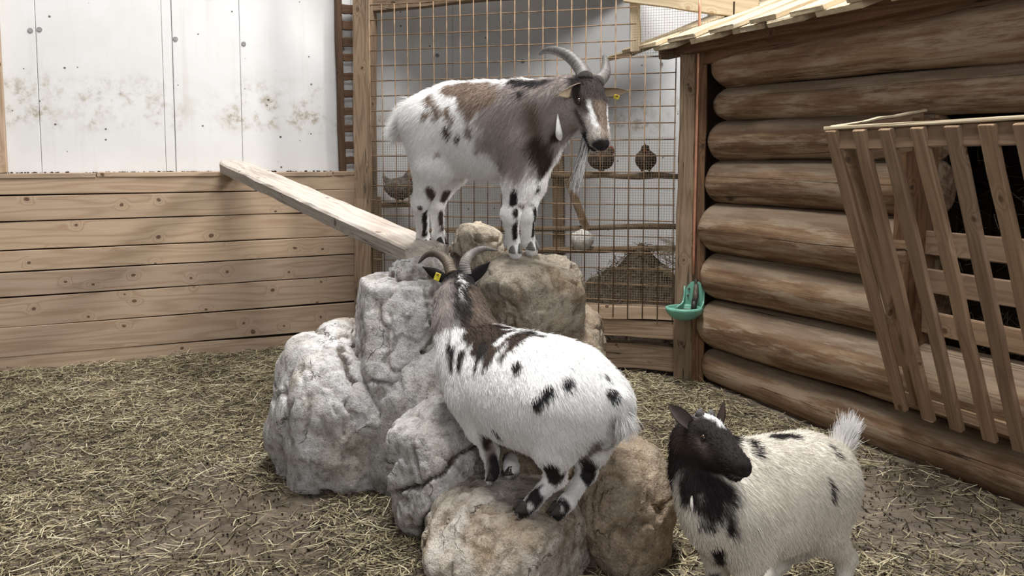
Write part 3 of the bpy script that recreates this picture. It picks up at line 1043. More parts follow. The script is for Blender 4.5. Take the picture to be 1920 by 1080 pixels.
# side walls sweeping from the hood down into the bowl
for s in (-1, 1):
    edge_ = spline([(0.014, 0.075), (0.026, 0.05), (0.034, 0.01), (0.05, -0.02), (0.10, -0.036)], 12)
    poly = [tuple(e_) for e_ in edge_] + [(0.10, -0.048), (0.04, -0.085), (0.0, -0.09), (0.0, 0.07)]
    bm = bmesh.new()
    off_s = lambda b_: s * 0.056 - (0.035 if s < 0 else 0.012) * min(1, max(0, (b_ - 0.03) / 0.07)) - 0.0
    f0 = [bm.verts.new(DX * (off_s(b_) + 0.004) + DN * b_ + DZ * c_) for b_, c_ in poly]
    f1 = [bm.verts.new(DX * (off_s(b_) - 0.004) + DN * b_ + DZ * c_) for b_, c_ in poly]
    bm.faces.new(f0); bm.faces.new(f1[::-1])
    for i in range(len(poly)):
        j = (i + 1) % len(poly)
        bm.faces.new((f0[j], f0[i], f1[i], f1[j]))
    bmesh.ops.recalc_face_normals(bm, faces=bm.faces)
    me = bpy.data.meshes.new('side_wall'); bm.to_mesh(me); bm.free()
    link('side_wall', me, M['green'], dk, Matrix.Translation(dl))
tube('valve', [dpt(0.012, 0.03, 0.09), dpt(0.01, 0.04, 0.02), dpt(0.005, 0.055, -0.01)], [0.012, 0.017, 0.016], M['rust'], dk, sides=12)
tube('nozzle', [dpt(0.005, 0.055, -0.005), dpt(0.0, 0.062, -0.07)], [0.016, 0.017], M['blackrubber'], dk, sides=12)
for (a, c_) in ((-0.03, 0.06), (-0.035, 0.02)):
    tube('bolt', [dpt(a, 0.014, c_), dpt(a, 0.026, c_)], 0.007, M['rust'], dk, sides=6, smooth=False)
tube('pipe_union', [dpt(0.008, 0.012, 0.085), dpt(0.008, 0.012, 0.12)], [0.013, 0.012], M['rust'], dk, sides=6, smooth=False)
# a puddle of murky feed in the bowl
bm = bmesh.new()
bmesh.ops.create_circle(bm, cap_ends=True, segments=24, radius=1.0)
for v in bm.verts:
    v.co = DX * (v.co.x * 0.086 - 0.05) + DN * (v.co.y * 0.082 + 0.115) + DZ * -0.055
me = bpy.data.meshes.new('murky_water'); bm.to_mesh(me); bm.free()
link('murky_water', me, M['rust'], dk, Matrix.Translation(dl))

# feather-like wisps caught on the mesh are left to the netting

# ================================================================ CLIMBING ROCK
def ico(sub):
    bm_ = bmesh.new()
    bmesh.ops.create_icosphere(bm_, subdivisions=sub, radius=1.0)
    V_ = np.array([v.co[:] for v in bm_.verts])
    F_ = np.array([[v.index for v in f.verts] for f in bm_.faces])
    bm_.free()
    return V_, F_


ICO6 = ico(6)
ICO5 = ico(5)
ROCKV, ROCKF = [], []
rock = empty('climbing_rock', at(870, 800, 3.2) * 1.0, 'big grey and brown moulded boulder pile the goats climb on', 'rock')
rock.location = Vector((rock.location.x, rock.location.y, 0.0))
C_GREY = np.array(lin(206, 204, 203)[:3]); C_BEIGE = np.array(lin(196, 188, 178)[:3]); C_BROWN = np.array(lin(160, 144, 124)[:3]); C_TAN = np.array(lin(188, 177, 160)[:3])
ROCK_DARK = np.array(lin(116, 96, 72)[:3]); OCHRE = np.array(lin(156, 136, 106)[:3])


def boulder(px, py, Y, hw, hh, ry, seed, base, planes=9, cut=(0.74, 1.0), stain=0.5, rough=1.0, rot=0.0, extra=(), power=2.0, hi=True, grooves=()):
    r = np.random.default_rng(seed)
    V, Fc = (ICO6 if hi else ICO5)
    c = at(px, py, Y)
    rx, rz = hw / F * Y, hh / F * Y
    d = V.copy()
    # squarish round start
    k = (np.abs(d) ** (power + 0.6)).sum(1) ** (-1.0 / (power + 0.6))
    rad = k.copy()
    ns = r.normal(size=(planes, 3)); ns /= np.linalg.norm(ns, axis=1)[:, None]
    hs = r.uniform(cut[0], cut[1], planes)
    pl_ = [(n_, h_) for n_, h_ in zip(ns, hs)] + [(np.array(n_, float) / np.linalg.norm(n_), h_) for n_, h_ in extra]
    for n_, h_ in pl_:
        dn = d @ n_
        rr = np.where(dn > 0.05, h_ / np.maximum(dn, 0.05), 9.0)
        kk = 0.10
        hsm = np.clip(kk - np.abs(rad - rr), 0, None) / kk
        rad = np.minimum(rad, rr) - hsm * hsm * kk * 0.25
    P = d * rad[:, None]
    if rot:
        ca_, sa_ = math.cos(rot), math.sin(rot)
        P = np.column_stack([P[:, 0] * ca_ - P[:, 2] * sa_, P[:, 1], P[:, 0] * sa_ + P[:, 2] * ca_])
    P = P * np.array([rx, ry, rz])
    W = P + np.array(c)
    nrm = d / np.array([rx, ry, rz]); nrm /= np.linalg.norm(nrm, axis=1)[:, None]
    lump = fbm(W * 2.8 + seed, 2)
    mid = fbm(W * 8.0 + seed, 3)
    rid = 1 - np.abs(fbm(W * np.array([4.0, 4.0, 3.0]) + seed * 2, 3))
    pm = sstep(0.05, 0.4, fbm(W * 3.0 + 5 * seed, 2))
    pit = fbm(W * 24 + seed, 4)
    disp = rough * (0.030 * lump + 0.006 * mid - 0.012 * sstep(0.92, 1.0, rid) + (0.0015 + 0.0055 * pm) * pit)
    # flaked facets with crisp edges
    ctr = W[r.integers(0, len(W), 55)]
    Wd_ = W + 0.035 * np.column_stack([fbm(W * 9 + seed + o_, 3) for o_ in (0, 31, 67)])
    best = np.full(len(W), 9.0); bid = np.zeros(len(W), int)
    for ci, cc_ in enumerate(ctr):
        dd = ((Wd_ - cc_) ** 2).sum(1)
        k_ = dd < best
        best[k_] = dd[k_]; bid[k_] = ci
    tilt = r.normal(size=(len(ctr), 3)) * 0.085
    lift_ = r.normal(size=len(ctr)) * 0.004
    fac = ((W - ctr[bid]) * tilt[bid]).sum(1) + lift_[bid]
    disp = disp + rough * np.clip(fac, -0.018, 0.018)
    W = W + nrm * disp[:, None]
    gro = np.zeros(len(W))
    if grooves:
        rel = W - np.array(EYEP)
        cp, sp_ = math.cos(PITCH), math.sin(PITCH)
        dep = rel[:, 1] * cp - rel[:, 2] * sp_
        sx_ = CX + F * rel[:, 0] / dep
        sy_ = CY - F * (rel[:, 1] * sp_ + rel[:, 2] * cp) / dep
        S = np.column_stack([sx_, sy_]) + 5.0 * np.column_stack([fbm(W * 14 + seed, 3), fbm(W * 14 + seed + 40, 3)])
        facing = sstep(-0.05, 0.2, -(nrm * (rel / np.linalg.norm(rel, axis=1)[:, None])).sum(1))
        for path, wpx, dpt_ in grooves:
            for a_, b_ in zip(path[:-1], path[1:]):
                A2, B2 = np.array(a_, float), np.array(b_, float)
                ba = B2 - A2
                t_ = np.clip(((S - A2) @ ba) / (ba @ ba), 0, 1)
                dd = np.linalg.norm(S - A2 - t_[:, None] * ba, axis=1)
                gro = np.maximum(gro, dpt_ * sstep(wpx, wpx * 0.25, dd) * facing)
        W = W - nrm * gro[:, None]
    # colour: dirt on ledges, darker brown in hollows and grooves, ochre blotches
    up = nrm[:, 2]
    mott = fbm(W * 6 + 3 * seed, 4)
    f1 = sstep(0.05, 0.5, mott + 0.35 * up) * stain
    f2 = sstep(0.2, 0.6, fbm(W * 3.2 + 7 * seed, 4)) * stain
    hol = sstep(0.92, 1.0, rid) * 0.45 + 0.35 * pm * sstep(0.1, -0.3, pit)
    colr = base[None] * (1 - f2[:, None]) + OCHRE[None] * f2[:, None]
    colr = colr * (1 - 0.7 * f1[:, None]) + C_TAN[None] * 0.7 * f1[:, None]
    colr = colr * (1 - hol[:, None]) + ROCK_DARK[None] * hol[:, None]
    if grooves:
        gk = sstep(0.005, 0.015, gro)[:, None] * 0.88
        colr = colr * (1 - gk) + ROCK_DARK[None] * 0.28 * gk
    b = at(px, py, Y)
    me = mesh_np('boulder', W - np.array(b), Fc, True, np.clip(colr, 0, 1))
    o = link('boulder', me, M['rock'], rock, Matrix.Translation(b))
    ROCKF.append(Fc + sum(len(v) for v in ROCKV))
    ROCKV.append(W)
    return o


boulder(628, 785, 3.52, 140, 170, 0.36, 1, C_GREY, 10, (0.80, 1.0), 0.35, 1.1, extra=(((-0.8, -0.5, 0.5), 0.86),), grooves=(([(560, 690), (580, 740), (575, 800)], 7, 0.010), ([(640, 650), (655, 700), (690, 745), (740, 800)], 10, 0.018), ([(655, 760), (690, 770), (735, 815)], 14, 0.016), ([(600, 925), (660, 938), (738, 925)], 8, 0.018), ([(530, 720), (545, 790)], 5, 0.008)))
boulder(640, 650, 3.62, 46, 50, 0.16, 2, C_GREY, 7, (0.78, 1.0), 0.5)
boulder(752, 628, 3.40, 92, 122, 0.27, 3, C_GREY, 4, (0.9, 1.0), 0.22, 0.8, extra=(((0.05, -1, 0.12), 0.70), ((-1, -0.35, 0.1), 0.80), ((0.95, -0.25, 0.05), 0.82), ((0, 0, 1), 0.86)), power=2.8, grooves=(([(690, 716), (740, 722), (800, 712)], 6, 0.012), ([(732, 590), (742, 640), (735, 660)], 5, 0.008), ([(795, 660), (815, 690)], 9, 0.014), ([(800, 540), (805, 600), (825, 640)], 7, 0.010)))
boulder(832, 885, 2.98, 104, 140, 0.28, 4, C_GREY * 0.97, 8, (0.82, 1.0), 0.22, 0.9, extra=(((-0.7, -0.7, 0.1), 0.86),), grooves=(([(736, 920), (785, 912), (830, 885), (865, 850), (910, 828)], 6, 0.024), ([(788, 1020), (792, 975), (840, 930), (890, 900)], 7, 0.016), ([(770, 840), (785, 890)], 5, 0.008)))
boulder(950, 1030, 2.62, 165, 128, 0.30, 5, C_BEIGE, 8, (0.84, 1.0), 0.7, 0.8, extra=(((0, -0.2, 1), 0.88), ((0.8, -0.6, 0), 0.88)))
boulder(1160, 955, 2.82, 92, 152, 0.30, 6, C_BROWN * 1.05, 8, (0.84, 1.0), 0.8, 0.9)
boulder(990, 562, 3.28, 102, 88, 0.27, 7, C_TAN, 7, (0.82, 1.0), 0.7, 1.1, extra=(((0.1, -0.1, 1), 0.90), ((-0.5, -0.8, -0.3), 0.80)))
boulder(888, 465, 3.62, 52, 48, 0.15, 8, C_TAN * 1.02, 7, (0.8, 1.0), 0.6)
boulder(1052, 672, 3.30, 82, 105, 0.28, 9, C_BROWN * 1.1, 8, (0.82, 1.0), 0.7)
boulder(797, 512, 3.55, 66, 46, 0.18, 10, C_GREY * 0.92, 7, (0.8, 1.0), 0.45)
boulder(868, 800, 3.48, 190, 200, 0.40, 12, C_GREY * 0.9, 7, (0.86, 1.0), 0.4, 0.7)
boulder(700, 760, 3.32, 62, 60, 0.16, 13, C_GREY * 0.98, 5, (0.85, 1.0), 0.2, 0.4)
boulder(1030, 880, 3.05, 150, 150, 0.30, 14, C_BROWN * 1.1, 8, (0.84, 1.0), 0.6)
ROCKV_ = np.concatenate(ROCKV)
ROCK_BVH = BVHTree.FromPolygons([tuple(v) for v in ROCKV_], [tuple(int(i) for i in f) for f in np.concatenate(ROCKF)])


def on_rock(px, py):
    d = ray(px, py).normalized()
    h = ROCK_BVH.ray_cast(EYEP, d)
    return h[0]


# ================================================================ RAMP PLANK
fa = W1.px(432, 316, 0.03); fa.z = capz + 0.045
fb = at(800, 478, 3.46)
me = None
Lr = (fb - fa).length
n_ = 26
Vr, Qr = [], []
rr_ = np.random.default_rng(3)
Wd, Th = 0.205, 0.070
for i in range(n_ + 1):
    u = i / n_
    x = (u - 0.5) * Lr
    w = Wd / 2
    if u < 0.06:
        w *= 0.62 + 0.38 * math.sqrt(max(0, 1 - (1 - u / 0.06) ** 2))
    e = rr_.normal(size=2) * 0.003
    sec_ = [(w + e[0], Th / 2 - 0.008), (w - 0.010, Th / 2), (0, Th / 2 + 0.002), (-w + 0.010, Th / 2), (-w + e[1], Th / 2 - 0.010), (-w + e[1] + 0.006, -Th / 2 + 0.006), (-w + 0.02, -Th / 2), (w - 0.02, -Th / 2), (w + e[0] - 0.004, -Th / 2 + 0.006)]
    for a, b in sec_:
        Vr.append((x, a, b + 0.0015 * rr_.normal()))
ms = 9
for i in range(n_):
    for j in range(ms):
        Qr.append((i * ms + j, i * ms + (j + 1) % ms, (i + 1) * ms + (j + 1) % ms, (i + 1) * ms + j))
caps = [np.array([[ms - 1 - j for j in range(ms)]]), np.array([[n_ * ms + j for j in range(ms)]])]
ramp = link('ramp_plank', mesh_np('ramp_plank', Vr, [np.array(Qr)[:, ::-1]] + [c_[:, ::-1] for c_ in caps], False), M['ramp'], None, frame(fa, fb))
tag(ramp, 'thick worn plank ramp leaning from the plank wall to the boulders', 'plank')

# ================================================================ STRAW
def straw_density(x, y):
    P = np.column_stack([x, y, np.zeros_like(x)])
    d = 0.78 + 0.35 * fbm(P * 1.6 + 4, 3)
    # trodden bare patches
    for (px_, py_, r) in ((570, 990, 0.46), (430, 950, 0.28), (1700, 960, 0.55), (1450, 760, 0.12)):
        q = on_floor(px_, py_)
        d = d - 0.75 * np.exp(-((x - q.x) ** 2 + (y - q.y) ** 2) / r ** 2)
    # heaped against the foot of the boulders
    for (px_, py_, r) in ((640, 965, 0.16), (720, 1030, 0.16), (540, 900, 0.14)):
        q = on_floor(px_, py_)
        d = d + 0.9 * np.exp(-((x - q.x) ** 2 + (y - q.y) ** 2) / r ** 2)
    return np.clip(d, 0.12, 1)


def scatter(n, x0, x1, y0, y1):
    x = RNG.uniform(x0, x1, n); y = RNG.uniform(y0, y1, n)
    k = RNG.random(n) < straw_density(x, y)
    # keep what lies on the pen floor
    def side(pl, off):
        return (x - pl.a.x) * pl.n.x + (y - pl.a.y) * pl.n.y > off
    k &= side(W1, 0.02) & side(LW, 0.06) & side(FN, 0.03)
    # roughly within the view, with a margin to the sides
    k &= np.abs(x) < 0.72 * y + 0.25
    return x[k], y[k]


sx, sy = scatter(150000, -4.2, 3.6, 2.3, 6.4)
n = len(sx)
clump = fbm(np.column_stack([sx, sy, np.zeros(n)]) * 3.5 + 2, 3)
L = RNG.gamma(4.0, 0.014, n) + 0.018
L = np.clip(L, 0.02, 0.17)
pile = np.clip(0.5 + 0.9 * clump, 0.1, 1.3)
z = floor_h(sx, sy) + 0.003 + RNG.random(n) ** 1.5 * 0.030 * pile
yaw = RNG.uniform(0, 6.283, n) * 0.5 + 3.0 * fbm(np.column_stack([sx, sy, np.zeros(n)]) * 2.2 + 31, 2) + RNG.normal(0, 0.6, n)
pit = RNG.normal(0, 0.16, n)
tone = RNG.random(n)
base = np.array([lin(56, 49, 38)[:3], lin(112, 101, 78)[:3], lin(172, 160, 128)[:3], lin(222, 214, 186)[:3]])
ti = np.clip(tone * 2.6 + 0.35 * clump + 0.2 * (z > 0.03), 0, 2.999)
i0 = ti.astype(int)
fr_ = (ti - i0)[:, None]
colr = base[i0] * (1 - fr_) + base[i0 + 1] * fr_
colr = colr * RNG.uniform(0.75, 1.1, (n, 1))
o = straws(n, np.column_stack([sx, sy, z]), yaw, pit, L, RNG.uniform(0.0024, 0.0056, n), colr, 'straw_bedding', M['straw'])
tag(o, 'loose straw bedding strewn over the dirt floor', 'straw', kind='stuff')
# crumbs and droppings on the dirt
n = 15000
dx = RNG.uniform(-3.0, 2.6, n); dy = RNG.uniform(2.4, 5.6, n)
k = ((dx - W1.a.x) * W1.n.x + (dy - W1.a.y) * W1.n.y > 0.05) & ((dx - LW.a.x) * LW.n.x + (dy - LW.a.y) * LW.n.y > 0.08) & ((dx - FN.a.x) * FN.n.x + (dy - FN.a.y) * FN.n.y > 0.05) & (np.abs(dx) < 0.65 * dy + 0.1)
dx, dy = dx[k], dy[k]
n = len(dx)
oct_v = np.array([(1, 0, 0), (-1, 0, 0), (0, 1, 0), (0, -1, 0), (0, 0, 1), (0, 0, -1)], float)
oct_f = np.array([(0, 2, 4), (2, 1, 4), (1, 3, 4), (3, 0, 4), (2, 0, 5), (1, 2, 5), (3, 1, 5), (0, 3, 5)])
s = RNG.uniform(0.002, 0.005, n)
Vd = (oct_v[None] * s[:, None, None] * RNG.uniform(0.7, 1.4, (n, 6, 1))) + np.column_stack([dx, dy, floor_h(dx, dy) + s * 0.5 + 0.003])[:, None]
Fd = (oct_f[None] + (np.arange(n) * 6)[:, None, None]).reshape(-1, 3)
o = link('droppings', mesh_np('droppings', Vd.reshape(-1, 3), Fd, False), M['crumb'])
tag(o, 'small dark droppings and crumbs scattered over the floor', 'droppings', kind='stuff')

# ================================================================ GOATS
# ---------------------------------------------------------------- solid-field modelling: one continuous skin per body
def _n(v):
    v = np.asarray(v, float)
    return v / np.linalg.norm(v)


class Field:
    def __init__(s, lo, hi, h):
        s.h = h
        s.lo = np.array(lo, float)
        s.n = np.ceil((np.array(hi) - s.lo) / h).astype(int) + 1
        s.f = np.full(s.n, 0.15, np.float32)

    def _block(s, lo, hi, pad=0.07):
        i0 = np.clip(np.floor((np.array(lo) - pad - s.lo) / s.h).astype(int), 0, s.n - 1)
        i1 = np.clip(np.ceil((np.array(hi) + pad - s.lo) / s.h).astype(int) + 1, 1, s.n)
        ax = [s.lo[k] + s.h * np.arange(i0[k], i1[k]) for k in range(3)]
        X, Y, Z = np.meshgrid(*ax, indexing='ij')
        return (slice(i0[0], i1[0]), slice(i0[1], i1[1]), slice(i0[2], i1[2])), np.stack([X, Y, Z], -1)

    def _merge(s, sl, d, k, sub=False):
        a = s.f[sl]
        if sub:
            d = -d
            hh = np.clip(k - np.abs(a - d), 0, None) / k
            s.f[sl] = np.maximum(a, d) + hh * hh * k * 0.25
        else:
            hh = np.clip(k - np.abs(a - d), 0, None) / k
            s.f[sl] = np.minimum(a, d) - hh * hh * k * 0.25

    def cone(s, a, b, ra, rb, k=0.03, sub=False):
        a, b = np.array(a, float), np.array(b, float)
        r = max(ra, rb)
        sl, P = s._block(np.minimum(a, b) - r, np.maximum(a, b) + r)
        ba = b - a
        t = np.clip(((P - a) @ ba) / max(ba @ ba, 1e-9), 0, 1)
        d = np.linalg.norm(P - a - t[..., None] * ba, axis=-1) - (ra + (rb - ra) * t)
        s._merge(sl, d, k, sub)

    def econe(s, a, b, wa, ha, wb, hb, up, k=0.05):
        """a length of trunk with elliptical section: w across, h along 'up'"""
        a, b = np.array(a, float), np.array(b, float)
        r = max(wa, ha, wb, hb)
        sl, P = s._block(np.minimum(a, b) - r, np.maximum(a, b) + r)
        ax = b - a
        Ln = np.linalg.norm(ax)
        ax /= Ln
        side = _n(np.cross(up, ax))
        u2 = np.cross(ax, side)
        q = P - a
        tt = q @ ax
        t = np.clip(tt / Ln, 0, 1)
        w = wa + (wb - wa) * t
        h = ha + (hb - ha) * t
        e = tt - t * Ln
        m = np.minimum(w, h)
        rr = np.sqrt(((q @ side) / w) ** 2 + ((q @ u2) / h) ** 2 + (e / m) ** 2)
        s._merge(sl, (rr - 1) * m, k)

    def ell(s, c, R, rad, k=0.03, sub=False):
        """ellipsoid; rows of R are its axes"""
        c = np.array(c, float)
        r = max(rad)
        sl, P = s._block(c - r, c + r)
        q = (P - c) @ np.asarray(R).T
        rad = np.array(rad)
        k0 = np.linalg.norm(q / rad, axis=-1)
        k1 = np.linalg.norm(q / (rad * rad), axis=-1)
        d = k0 * (k0 - 1) / np.maximum(k1, 1e-6)
        s._merge(sl, d, k, sub)

    def mesh(s):
        f = s.f
        nx, ny, nz = f.shape
        acc = np.zeros((nx - 1, ny - 1, nz - 1, 3), np.float32)
        cnt = np.zeros((nx - 1, ny - 1, nz - 1), np.float32)
        for ax in range(3):
            o1, o2 = [k for k in range(3) if k != ax]
            for u in (0, 1):
                for v in (0, 1):
                    off = [0, 0, 0]
                    off[o1], off[o2] = u, v
                    A = f[off[0]:nx - 1 + off[0], off[1]:ny - 1 + off[1], off[2]:nz - 1 + off[2]]
                    off2 = list(off)
                    off2[ax] = 1
                    B = f[off2[0]:nx - 1 + off2[0], off2[1]:ny - 1 + off2[1], off2[2]:nz - 1 + off2[2]]
                    c = (A < 0) != (B < 0)
                    t = np.where(c, A / np.where(c, A - B, 1), 0)
                    cnt += c
                    acc[..., ax] += np.where(c, t, 0)
                    acc[..., o1] += np.where(c, u, 0)
                    acc[..., o2] += np.where(c, v, 0)
        act = cnt > 0
        ids = np.full(act.shape, -1, np.int64)
        ids[act] = np.arange(act.sum())
        ijk = np.argwhere(act)
        V = s.lo + s.h * (ijk + acc[act] / cnt[act][:, None])
        Q = []
        for ax in range(3):
            o1, o2 = (ax + 1) % 3, (ax + 2) % 3
            sl = [slice(1, -1)] * 3
            sl[ax] = slice(0, f.shape[ax] - 1)
            A = f[tuple(sl)]
            sl2 = list(sl)
            sl2[ax] = slice(1, f.shape[ax])
            B = f[tuple(sl2)]
            c = (A < 0) != (B < 0)
            w = np.argwhere(c)
            flip = (A[c] < 0)
            base = w.copy()
            base[:, o1] += 1
            base[:, o2] += 1
            def cell(d1, d2):
                q = base.copy()
                q[:, o1] -= d1
                q[:, o2] -= d2
                return ids[q[:, 0], q[:, 1], q[:, 2]]
            quad = np.stack([cell(1, 1), cell(0, 1), cell(0, 0), cell(1, 0)], -1)
            quad[~flip] = quad[~flip][:, ::-1]
            Q.append(quad)
        Q = np.concatenate(Q)
        Q = Q[(Q >= 0).all(1)]
        # light smoothing
        for _ in range(2):
            S = np.zeros_like(V)
            N = np.zeros(len(V))
            for a in range(4):
                b = (a + 1) % 4
                np.add.at(S, Q[:, a], V[Q[:, b]])
                np.add.at(S, Q[:, b], V[Q[:, a]])
                np.add.at(N, Q[:, a], 1)
                np.add.at(N, Q[:, b], 1)
            V = V * 0.6 + 0.4 * S / np.maximum(N, 1)[:, None]
        return V, Q


def seg_dist(P, A, B):
    ba = B - A
    t = np.clip(((P - A) @ ba) / max(ba @ ba, 1e-9), 0, 1)
    return np.linalg.norm(P - A - t[:, None] * ba, axis=1), t


M['coat'] = attr_mat('goat_skin', 0.85, 0.1, 0.08, 80.0)


def hair_material():
    m = Mat('goat_hair', 0.6, 0.15)
    m.color(m.n('Attribute', 0, {'attribute_name': 'col'}))
    return m.m


M['hair'] = hair_material()


def horn_material(name, a, b):
    m = Mat(name, 0.55, 0.35)
    at_ = m.n('Attribute', 0, {'attribute_name': 'col'})
    n1 = m.noise(m.n('NewGeometry', 0), 45.0, 5, 0.65)
    m.color(m.mix(1.0, at_, m.ramp(n1, [(0.3, (0.6, 0.6, 0.6, 1)), (0.7, (1.2, 1.2, 1.2, 1))]), 'MULTIPLY'))
    m.bump(n1, 0.4, 0.003)
    return m.m


M['horn'] = horn_material('ridged_horn', 0, 0)
M['hoof'] = plain('dark_hoof', lin(64, 60, 58), 0.6, 0.3)
M['hoofgrey'] = plain('grey_hoof', lin(128, 124, 120), 0.6, 0.3)
M['tag'] = plain('yellow_ear_tag', lin(206, 190, 56), 0.5, 0.4, 0, 0.05)


def eye_material():
    m = Mat('goat_eye', 0.12, 0.6)
    co = m.n('TexCoord', 3)
    sep = m.t.nodes.new('ShaderNodeSeparateXYZ')
    m.put(sep.inputs[0], co)
    bar = m.math('MULTIPLY', m.math('SUBTRACT', 1.0, m.step(m.math('ABSOLUTE', sep.outputs[2]), 0.0016, 0.0024)), m.math('SUBTRACT', 1.0, m.step(m.math('ABSOLUTE', sep.outputs[0]), 0.005, 0.006)))
    m.color(m.mix(bar, lin(52, 38, 26), lin(6, 6, 7)))
    return m.m


M['eye'] = eye_material()


def hair_object(name, P, N, comb, length, cols, lift, rad, parent, droop=0.25, pts=4, jitter=0.22, seed=0, curl=0.0):
    r = np.random.default_rng(seed)
    n = len(P)
    T = comb - N * (comb * N).sum(1)[:, None] * (0.0 if name in ('beard', 'tail_hair') else 1.0)
    T /= np.maximum(np.linalg.norm(T, axis=1), 1e-6)[:, None]
    D = T + N * lift[:, None] + r.normal(size=(n, 3)) * jitter
    D /= np.linalg.norm(D, axis=1)[:, None]
    G = np.array([0, 0, -1.0])
    W = np.empty((n, pts, 3))
    cur = P - N * 0.002
    W[:, 0] = cur
    step = (length / (pts - 1))[:, None]
    for k in range(1, pts):
        D = D + (G[None] * droop + T * 0.12 + r.normal(size=(n, 3)) * curl) * (k / pts)
        D /= np.linalg.norm(D, axis=1)[:, None]
        cur = cur + D * step
        W[:, k] = cur
    c = bpy.data.hair_curves.new(name)
    c.add_curves([pts] * n)
    base = world_loc(parent)
    W = W - np.array(base)
    c.attributes['position'].data.foreach_set('vector', W.astype(np.float32).ravel())
    a = c.attributes.new('radius', 'FLOAT', 'POINT')
    a.data.foreach_set('value', np.tile(np.linspace(1.0, 0.25, pts) * rad, n).astype(np.float32))
    a = c.attributes.new('col', 'FLOAT_COLOR', 'CURVE')
    cc = np.ones((n, 4), np.float32)
    cc[:, :3] = cols
    a.data.foreach_set('color', cc.ravel())
    c.materials.append(M['hair'])
    o = bpy.data.objects.new(name, c)
    COL.objects.link(o)
    o.parent = parent
    return o


def leaf_ear(name, base, tip, wid, face, parent, col_out, col_in, cup=0.35, curve=0.0, mat='coat'):
    """a cupped leaf with thickness; 'face' is where the opening looks"""
    base, tip = np.array(base, float), np.array(tip, float)
    ax = tip - base
    L = np.linalg.norm(ax); ax /= L
    fc = np.array(face, float); fc -= ax * (fc @ ax); fc = _n(fc)
    sd = np.cross(ax, fc)
    nu, nv = 14, 9
    V, C = [], []
    for lay in (0, 1):
        for i in range(nu):
            u = i / (nu - 1)
            w = wid * (math.sin(math.pi * min(1, 0.22 + 0.78 * u)) ** 0.8) * (1 if u < 0.5 else (1 - ((u - 0.5) / 0.5) ** 2.2 * 0.55))
            w = max(w, 0.0015)
            for j in range(nv):
                v = j / (nv - 1) * 2 - 1
                th = 0.0022 * (1 - 0.7 * u)
                e = base + ax * L * u + sd * v * w * (1 - 0.25 * cup * (1 - u)) + fc * (cup * w * v * v * (1 - 0.3 * u) + curve * L * u * u - (th if lay else -th))
                V.append(e)
                edge = abs(v) > 0.8
                C.append(col_out if (lay or edge) else col_in)
    Q = []
    idx = lambda l, i, j: l * nu * nv + i * nv + j
    for i in range(nu - 1):
        for j in range(nv - 1):
            Q.append((idx(0, i, j), idx(0, i, j + 1), idx(0, i + 1, j + 1), idx(0, i + 1, j)))
            Q.append((idx(1, i, j), idx(1, i + 1, j), idx(1, i + 1, j + 1), idx(1, i, j + 1)))
    for i in range(nu - 1):
        for j in (0, nv - 1):
            q = (idx(0, i, j), idx(0, i + 1, j), idx(1, i + 1, j), idx(1, i, j))
            Q.append(q if j == 0 else q[::-1])
    for j in range(nv - 1):
        for i in (0, nu - 1):
            q = (idx(0, i, j), idx(1, i, j), idx(1, i, j + 1), idx(0, i, j + 1))
            Q.append(q if i == 0 else q[::-1])
    V = np.array(V)
    C = np.array([np.array(c[:3]) for c in C]) * (1 + 0.15 * noise3(V * 60))[:, None]
    return link(name, mesh_np(name, V - base, np.array(Q), True, np.clip(C, 0, 1)), M[mat], parent, Matrix.Translation(Vector(base))), base, ax, fc, sd, L


def horn(name, pts, r0, parent, c0, c1, rings=18, flat=0.8):
    P = spline(pts, 64)
    L = np.linalg.norm(np.diff(P, axis=0), axis=1).sum()
    u = np.linspace(0, 1, 64)
    rad = r0 * (1 - u) ** 0.62 * (1 + 0.06 * np.sin(u * rings * 2 * np.pi) * (1 - u)) + 0.0012
    base = P[0]
    C = np.repeat(np.array(c0[:3])[None] * (1 - u[:, None]) + np.array(c1[:3])[None] * u[:, None], 14, axis=0)
    C *= np.repeat(1 - 0.22 * (np.sin(u * rings * 2 * np.pi) < -0.3), 14)[:, None]
    me = tube_mesh(name, [Vector(p - base) for p in P], rad, 14, True, True, C)
    return link(name, me, M['horn'], parent, Matrix.Translation(Vector(base)))


def hoof(c, toe, parent, size=0.024, mat='hoof'):
    """cloven hoof: two claws side by side, soles on the ground at c"""
    toe = np.array(toe, float); toe[2] = 0; toe = _n(toe)
    sd = np.array([-toe[1], toe[0], 0])
    bm_ = bmesh.new()
    for s in (-1, 1):
        rings_ = []
        for (z, f0, f1, w) in ((0.0, -0.85, 1.45, 0.50), (0.35, -0.85, 1.25, 0.50), (1.0, -0.75, 0.75, 0.46), (1.35, -0.6, 0.5, 0.36)):
            ring = []
            for k in range(10):
                a = 2 * math.pi * k / 10
                fx = (f0 + f1) / 2 + (f1 - f0) / 2 * math.cos(a)
                wy = w * math.sin(a) * (1 - 0.35 * max(0, math.cos(a)))
                p = toe * fx * size + sd * (wy + s * 0.50) * size + np.array([0, 0, z * size])
                ring.append(bm_.verts.new(p))
            rings_.append(ring)
        for a, b in zip(rings_[:-1], rings_[1:]):
            for k in range(10):
                bm_.faces.new((a[k], a[(k + 1) % 10], b[(k + 1) % 10], b[k]))
        bm_.faces.new(rings_[0][::-1])
        bm_.faces.new(rings_[-1])
    me = bpy.data.meshes.new('hoof')
    bm_.to_mesh(me); bm_.free()
    for p in me.polygons:
        p.use_smooth = True
    return link('hoof', me, M[mat], parent, Matrix.Translation(Vector(c)))


